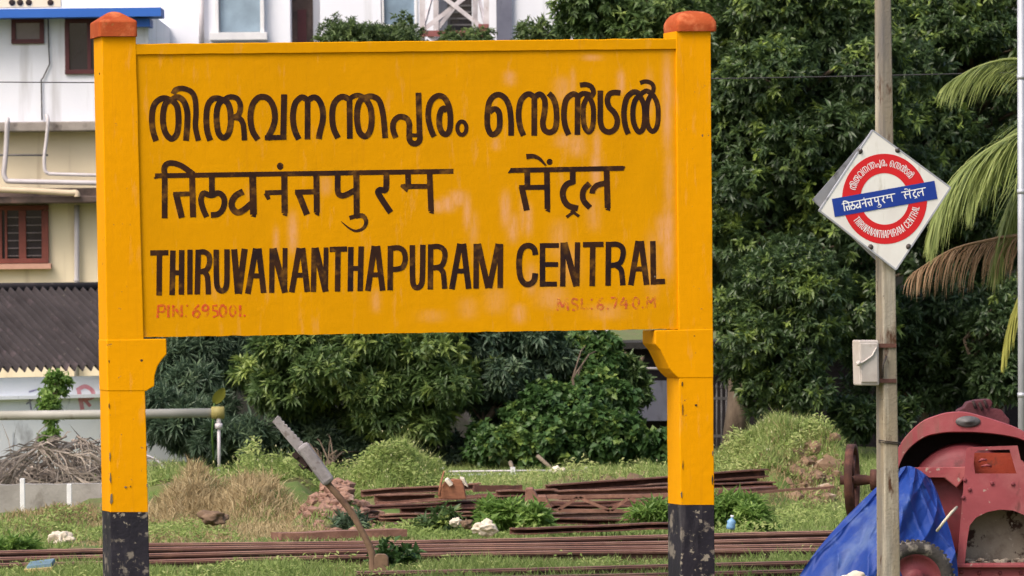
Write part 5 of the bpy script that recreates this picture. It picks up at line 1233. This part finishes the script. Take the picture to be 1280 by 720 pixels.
tree('climbing_plant', 'bright green creeper climbing the pale shed wall at the left', 'creeper', 62, 79.4, lb, M['leaf_weed'], rg, 420, None, trunk_r=.018, k=7, leaf=(.08, .045), young=.15, droop=.5)
# a single big yellowing leaf on a stem, left under the board
mb = MB()
yl = thing('plantain', px(268, 585, 79), 'single broad yellow green leaf on a stalk in front of the dark shrubs', 'plant')
rows = []
for i in range(9):
    f = i / 8; c = px(268 + 12 * f, 504 - 19 * f, 78.8 - .1 * f); wd = .075 * math.sin(math.pi * min(.97, f * .9 + .08)) ** .7
    rows.append([c + Vector((-wd * .9, -.02, wd * .35)), c, c + Vector((wd * .9, -.02, -wd * .5))])
mb.grid(rows, True); mb.build('leaf', M['palm_yellow'], yl, att=True)
mb = MB(); mb.tube([px(268, 590, 79), px(265, 540, 78.9), px(268, 504, 78.8)], .014, 6); mb.build('stem', M['leaf_weed'], yl)
# leafy weeds
def weed(x, y, d, rx, ry_, n, label, seed, leaf=(.12, .04), mat='leaf_weed', cat='weed'):
    g = R_(seed); lb = make_lobes(g, x, y, rx, ry_, d, .25, 6, (.07, .14))
    b = px(x, y + ry_, d)
    t = thing('weed', (b.x, d, h1(b.x, d)), label, cat, 'leafy weeds'); V, Fc, a = crown_arrays(g, lb, n, k=9, leaf=leaf, young=.2, droop=.3, up=.8)
    mesh_obj('foliage', V, Fc, M[mat], t, att=a)
    mb = MB(); mb.tube([Vector((b.x, d, h1(b.x, d) - .03)), px(x, y, d)], [.012, .008], 5); mb.build('stem', M[mat], t)
weed(627, 643, 59.5, 20, 16, 110, 'bright leafy weed in front of the scrap heap, behind the white lump of stone', 41)
weed(668, 648, 59.3, 16, 9, 60, 'bright low weed at the foot of the gusset plate', 42)
weed(552, 655, 59.5, 22, 10, 80, 'dull green weed left of the cream pebble', 43, (.1, .03), 'leaf_bright')
weed(818, 640, 59.5, 22, 14, 110, 'bright fern like weed at the left edge of the right pillar', 44, (.11, .026))
weed(915, 638, 59.5, 34, 18, 190, 'large bright weed right of the right pillar', 45, (.12, .028))
weed(950, 650, 59.0, 26, 12, 110, 'bright low weed beside the plastic bottle', 46, (.11, .026))
weed(492, 698, 51.4, 12, 7, 50, 'small dark round leaved weed under the rails right of the stub', 47, (.07, .05), 'leaf_vine')
weed(440, 655, 60, 22, 8, 60, 'dull green weed growing through the broken stone', 48, (.1, .025), 'leaf_fern')
weed(20, 688, 54.5, 22, 6, 80, 'bright low weed in front of the left end of the rails', 49, (.1, .03))
# coconut palm: trunk just out of the photo, fronds reaching in
D = 60.0
pb = (wx(1345, D), D, 0.0)
pal = thing('coconut_palm', pb, 'coconut palm whose long fronds reach in from the right behind the diamond sign', 'palm')
mb = MB(); mb.tube([Vector((pb[0] + .12 * math.sin(i * .5), D, -.1 + i * .5)) for i in range(10)], [.17 - .006 * i for i in range(10)], 12); mb.build('trunk', M['palm_bark'], pal)
def frond(pts, mat, seed, ll=.55, dens=70, droop=1.0, wd=.028, d0=60.0, swing=.5):
    g = random.Random(seed); P_ = smooth_line([px(x, y, d0 + q) for x, y, q in pts], n=10); mb = MB()
    mb.tube(P_, [.028 * (1 - .85 * i / (len(P_) - 1)) for i in range(len(P_))], 6)
    mb.a = [.75] * len(mb.v)
    for k in range(dens * 2):
        f = .10 + .9 * (k // 2) / dens + g.uniform(-.004, .004); t_ = min(len(P_) - 1.001, f * (len(P_) - 1)); i = int(t_); c = P_[i].lerp(P_[i + 1], t_ - i)
        ax = (P_[i + 1] - P_[i]).normalized(); side = ax.cross(Vector((0, 0, 1))); side.normalize(); side *= (1 if k % 2 else -1)
        L = ll * (math.sin(math.pi * min(1, .18 + .74 * f)) ** .6) * g.uniform(.7, 1.12)
        dr = (ax * g.uniform(.65, 1.0) + side * swing * g.uniform(.3, 1.2) + Vector((0, 0, g.uniform(-.55, .12)))).normalized()
        a0 = c; pts_ = [a0]; cur = a0; dv = dr
        for s_ in range(5):
            dv = (dv + Vector((0, 0, -.16 * droop * (1 + .3 * s_) * g.uniform(.3, 1.7)))).normalized(); cur = cur + dv * L / 5; pts_.append(cur)
        tn = min(1, max(0, g.gauss(.42, .18))); vs = []
        for s_, q in enumerate(pts_):
            ww = wd * (.55, 1, .95, .8, .5, .06)[s_]; nrm = Vector((.5 + .5 * g.random(), -.6, .2)).normalized(); vs += [q + nrm * ww * .5, q - nrm * ww * .5]
        mb.add(vs, [(2 * s_, 2 * s_ + 1, 2 * s_ + 3, 2 * s_ + 2) for s_ in range(5)], True, [min(1, tn + .08 * s_) for s_ in range(6) for _ in (0, 1)])
    mb.build('frond', M[mat], pal, att=True)
frond([(1345, 150, 0), (1300, 158, -.2), (1262, 172, -.3), (1222, 196, -.35), (1190, 232, -.4), (1168, 275, -.4)], 'palm_green', 1, .95, 230, 1.0, .017)
frond([(1345, 140, .1), (1310, 90, .3), (1270, 74, .4), (1226, 82, .4), (1190, 100, .4)], 'palm_green', 2, .62, 150, 1.0, .014)
frond([(1345, 180, 0), (1315, 190, .1), (1288, 215, .2), (1262, 262, .25), (1246, 310, .3)], 'palm_green', 5, .9, 170, 1.1, .017)
frond([(1345, 230, 0), (1300, 285, .1), (1245, 298, .1), (1190, 312, .1), (1140, 342, .1)], 'palm_brown', 3, .6, 105, 2.2, .011, swing=.8)
frond([(1345, 260, 0), (1310, 310, -.1), (1284, 350, -.1), (1266, 392, -.1), (1256, 430, -.1)], 'palm_yellow', 4, .6, 150, .9, .018)
frond([(1345, 165, .3), (1310, 150, .4), (1275, 160, .5), (1240, 190, .5), (1216, 240, .5)], 'palm_green', 8, .8, 150, 1.0, .015)
frond([(1345, 120, .2), (1330, 40, .3), (1318, -30, .4), (1300, -90, .5)], 'palm_green', 6, .6, 50, .8, .03)

# ------------------------------------------------------------------ dry fronds, grass
rg = R_(31); mb = MB(); g = random.Random(7); D = 68.5
for k in range(64):
    x = g.uniform(-40, 132); top = 604 - max(0, 72 - abs(x - 88) * .5) * g.uniform(.15, 1.0); d = D + g.uniform(-.5, .9)
    L = g.uniform(50, 120); an = math.radians(g.choice([g.uniform(-62, -12), g.uniform(195, 215), g.uniform(-60, 20)]))
    p0 = (x, top); p1 = (x + L * .5 * math.cos(an), top - L * .5 * math.sin(an) * .35 + 10); p2 = (x + L * math.cos(an), min(612, top - L * math.sin(an) * .9 + 25))
    P_ = smooth_line([px(*p0, d), px(*p1, d - .15), px(*p2, d - .25)], n=7); tn = g.uniform(.15, .9)
    mb.tube(P_, .014, 5); mb.a[-len(P_) * 5:] = [tn] * (len(P_) * 5)
    for q in range(46):
        t_ = g.random() * (len(P_) - 1.01); i = int(t_); c = P_[i].lerp(P_[i + 1], t_ - i); ax = (P_[i + 1] - P_[i]).normalized()
        dv = (ax * .8 + Vector((g.uniform(-.8, .8), g.uniform(-.8, .3), g.uniform(-.8, .6)))).normalized(); l = g.uniform(.2, .55); nrm = Vector((g.uniform(-.8, .8), -.3, 1)).normalized() * .009
        m_ = c + dv * l * .5; e = m_ + (dv + Vector((0, 0, -.6))).normalized() * l * .5; t2 = min(1, max(0, tn + g.gauss(.05, .2)))
        mb.add([c + nrm, c - nrm, m_ - nrm, m_ + nrm, e], [(0, 1, 2, 3), (3, 2, 4)], False, [t2] * 5)
tag(mb.build('dry_palm_heap', M['frond_dry'], att=True), 'heap of dead grey palm fronds', kind='stuff')

rg = R_(32)
def inpx(x, d): return wx(x, d)
def field(n, xr, dr, L, W, lean, tint, dens=None):
    x_ = rg.uniform(*xr, n); d = rg.uniform(*dr, n)
    cl = np.array([mnoise.noise(Vector((a * 1.1, b * .8, 3))) for a, b in zip(x_ / F * 56, d)])
    keep = cl > (dens if dens is not None else -9)
    x_, d = x_[keep], d[keep]; X_ = (x_) / F * d
    Ls = L * rg.uniform(.5, 1.25, len(X_)) * (1 + .5 * cl[keep])
    return blades(rg, X_, d, Ls, np.full(len(X_), W), lean, tint)[:3]
# short green grass: between and before the rails
parts = [field(42000, (-760, 800), (46.0, 51.5), .12, .012, .6, (.45, .16), -.55), field(22000, (-720, 420), (50.2, 51.65), .14, .012, .5, (.45, .16), -.5), field(5000, (-760, 800), (51.8, 57), .08, .012, .6, (.4, .16), .0), field(12000, (-660, -200), (56, 63), .09, .012, .6, (.45, .2), .02), field(14000, (200, 640), (56, 66), .12, .012, .6, (.5, .18), -.1), field(14000, (-200, 260), (56.2, 61), .08, .012, .6, (.4, .18), -.1), field(52000, (-480, 560), (68, 84), .13, .013, .5, (.5, .18), -.5), field(4000, (-320, 200), (61, 68), .09, .012, .5, (.5, .18), .1)]
# grass around the pillar feet
mesh_V = join(parts); tag(mesh_obj('grass', mesh_V[0], mesh_V[1], M['grass'], att=mesh_V[2]), 'short green grass between the rails', kind='stuff')
def mound_grass(n, x, sx, d, sd, L, W, lean, tint, clip=2.0):
    a = np.clip(rg.normal(size=n), -clip, clip); b = np.clip(rg.normal(size=n), -clip, clip)
    dd = d + b * sd; X_ = (x + a * sx - 640) / F * dd
    return blades(rg, X_, dd, L * rg.uniform(.5, 1.2, n), np.full(n, W), lean, tint)
parts = []; tips = []
for (n, x, sx, d, sd, L, W, ln, ti) in ((9000, 490, 38, 66, .8, .17, .012, .5, (.5, .2)), (4000, 495, 40, 67, .5, .26, .009, .35, (.6, .2)), (9000, 962, 36, 67, .9, .15, .012, .5, (.55, .2)), (2600, 965, 40, 67.8, .5, .24, .008, .35, (.65, .2)),
      (7000, 355, 45, 67.5, .9, .30, .010, .35, (.5, .22)), (2500, 225, 26, 68, .7, .34, .009, .4, (.5, .25)), (6000, 780, 80, 71, 1.6, .17, .010, .4, (.6, .2)), (5000, 620, 60, 72, 1.5, .14, .01, .4, (.55, .2)), (3000, 860, 40, 68, 1.0, .18, .01, .4, (.5, .2)), (3500, 310, 60, 73, 1.5, .25, .01, .4, (.5, .2)), (2500, 1040, 25, 66.5, .8, .14, .01, .4, (.5, .2))):
    V, Fc, a, t = mound_grass(n, x, sx, d, sd, L, W, ln, ti); parts.append((V, Fc, a)); tips.append(t[rg.random(n) < (.055 if L > .2 else .02)])
def leafy(n, x, sx, d, sd, hmax, L, ti):
    a = np.clip(rg.normal(size=n), -2, 2); b = np.clip(rg.normal(size=n), -2, 2); dd = d + b * sd; X_ = (x + a * sx - 640) / F * dd
    cl = np.array([mnoise.noise(Vector((p * 2.2, q * 1.6, 5))) for p, q in zip(X_, dd)]); hh = np.clip(hmax * (.55 + 1.3 * cl), .02, None) * rg.random(n) ** .7
    Pp = np.stack([X_, dd, hgt(X_, dd) + hh], 1); Dd = unit(rg.normal(size=(n, 3)) * np.array([1, 1, .5]) + np.array([0, 0, .25])); Nn = unit(np.array([0, -.3, 1]) + rg.normal(size=(n, 3)) * .4)
    V, Fc = leaf_mesh(Pp, Dd, Nn, L * rg.uniform(.6, 1.3, n), L * .38 * rg.uniform(.7, 1.2, n)); return V, Fc, np.repeat(np.clip(ti + .35 * cl + rg.normal(0, .14, n), 0, 1), 4)
parts += [leafy(9000, 490, 40, 66, .8, .26, .07, .5), leafy(8000, 960, 38, 67, .9, .2, .065, .55), leafy(6000, 355, 48, 67, .9, .3, .08, .45), leafy(3500, 225, 30, 67.6, .7, .25, .07, .45), leafy(9000, 770, 90, 70.5, 1.8, .2, .065, .6), leafy(4000, 915, 40, 60.5, 1.2, .16, .07, .45), leafy(3000, 990, 30, 62, 1.2, .16, .06, .5), leafy(3000, 90, 50, 60, 1.0, .12, .06, .4), leafy(2500, 210, 40, 59.5, .9, .12, .06, .4), leafy(2000, 560, 60, 59.3, .5, .12, .06, .4), leafy(3500, 640, 330, 51.0, .3, .14, .05, .5), leafy(4000, 280, 190, 50.2, .8, .14, .055, .5)]
J = join(parts); tag(mesh_obj('tall_grass', J[0], J[1], M['grass_tall'], att=J[2]), 'tall flowering grass on the earth mounds', kind='stuff')
tp = np.concatenate(tips); n = len(tp); r = rg.uniform(.006, .013, n)[:, None]
o = np.array([[1, 0, 0], [-.5, -.86, 0], [-.5, .86, 0], [0, 0, 2.2], [0, 0, -1.2]]); V = (tp[:, None, :] + o[None] * r[:, None, :]).reshape(-1, 3)
i = np.arange(n)[:, None] * 5; Fc = np.concatenate([i + np.array([[q]]) for q in ((0, 1, 3), (1, 2, 3), (2, 0, 3), (1, 0, 4), (2, 1, 4), (0, 2, 4))], 1).reshape(-1, 3)
tag(mesh_obj('seed_heads', V, Fc, M['seed'], att=np.repeat(np.clip(rg.normal(.5, .25, n), 0, 1), 5)), 'pale seed heads over the tall grass', kind='stuff')
parts = []
for (n, x, sx, d, sd, L, W, ln, ti) in ((5200, 275, 55, 62.6, .8, .14, .010, 1.4, (.55, .22)), (3200, 305, 34, 62.9, .5, .20, .012, 2.2, (.65, .2)), (2000, 230, 24, 63.2, .5, .18, .012, 1.8, (.6, .2)), (2500, 255, 60, 59.5, .9, .08, .01, 1.5, (.6, .2)), (2500, 960, 40, 66, 1.0, .12, .01, 1.2, (.5, .2)), (3000, 80, 50, 61.5, .8, .12, .01, .9, (.4, .2)), (1600, 340, 30, 60.0, .6, .12, .01, .9, (.6, .2)), (900, 1005, 18, 65.6, .4, .14, .01, 1.0, (.45, .2)), (2500, 600, 150, 52.0, .2, .12, .006, .6, (.6, .2)), (3000, 420, 260, 57.2, .5, .08, .01, 1.6, (.5, .2)), (2500, 120, 70, 60, 1.0, .09, .01, 1.5, (.55, .2)), (2200, 500, 300, 50.9, .4, .12, .008, .7, (.6, .2)), (2000, 800, 160, 70, 1.6, .16, .008, .5, (.65, .2)), (900, 200, 60, 59, .8, .1, .01, .9, (.5, .2))):
    V, Fc, a, t = mound_grass(n, x, sx, d, sd, L, W, ln, ti); parts.append((V, Fc, a))
J = join(parts); tag(mesh_obj('dry_grass', J[0], J[1], M['grass_dry'], att=J[2]), 'straw coloured dry grass on the left mound', kind='stuff')

rng = random.Random(12); mb = MB()
for i in range(260):
    x = rng.gauss(1012, 16); d = rng.gauss(65.5, .35); X_ = wx(x, d)
    r = abs(rng.gauss(.04, .03)) + .015; mb.rock((X_, d, h1(X_, d) + r * .2), r, i, (1, .9, .8), 1, .6)
tag(mb.build('earth_clods', M['clod']), 'crumbling brown earth face on the right mound', kind='stuff')
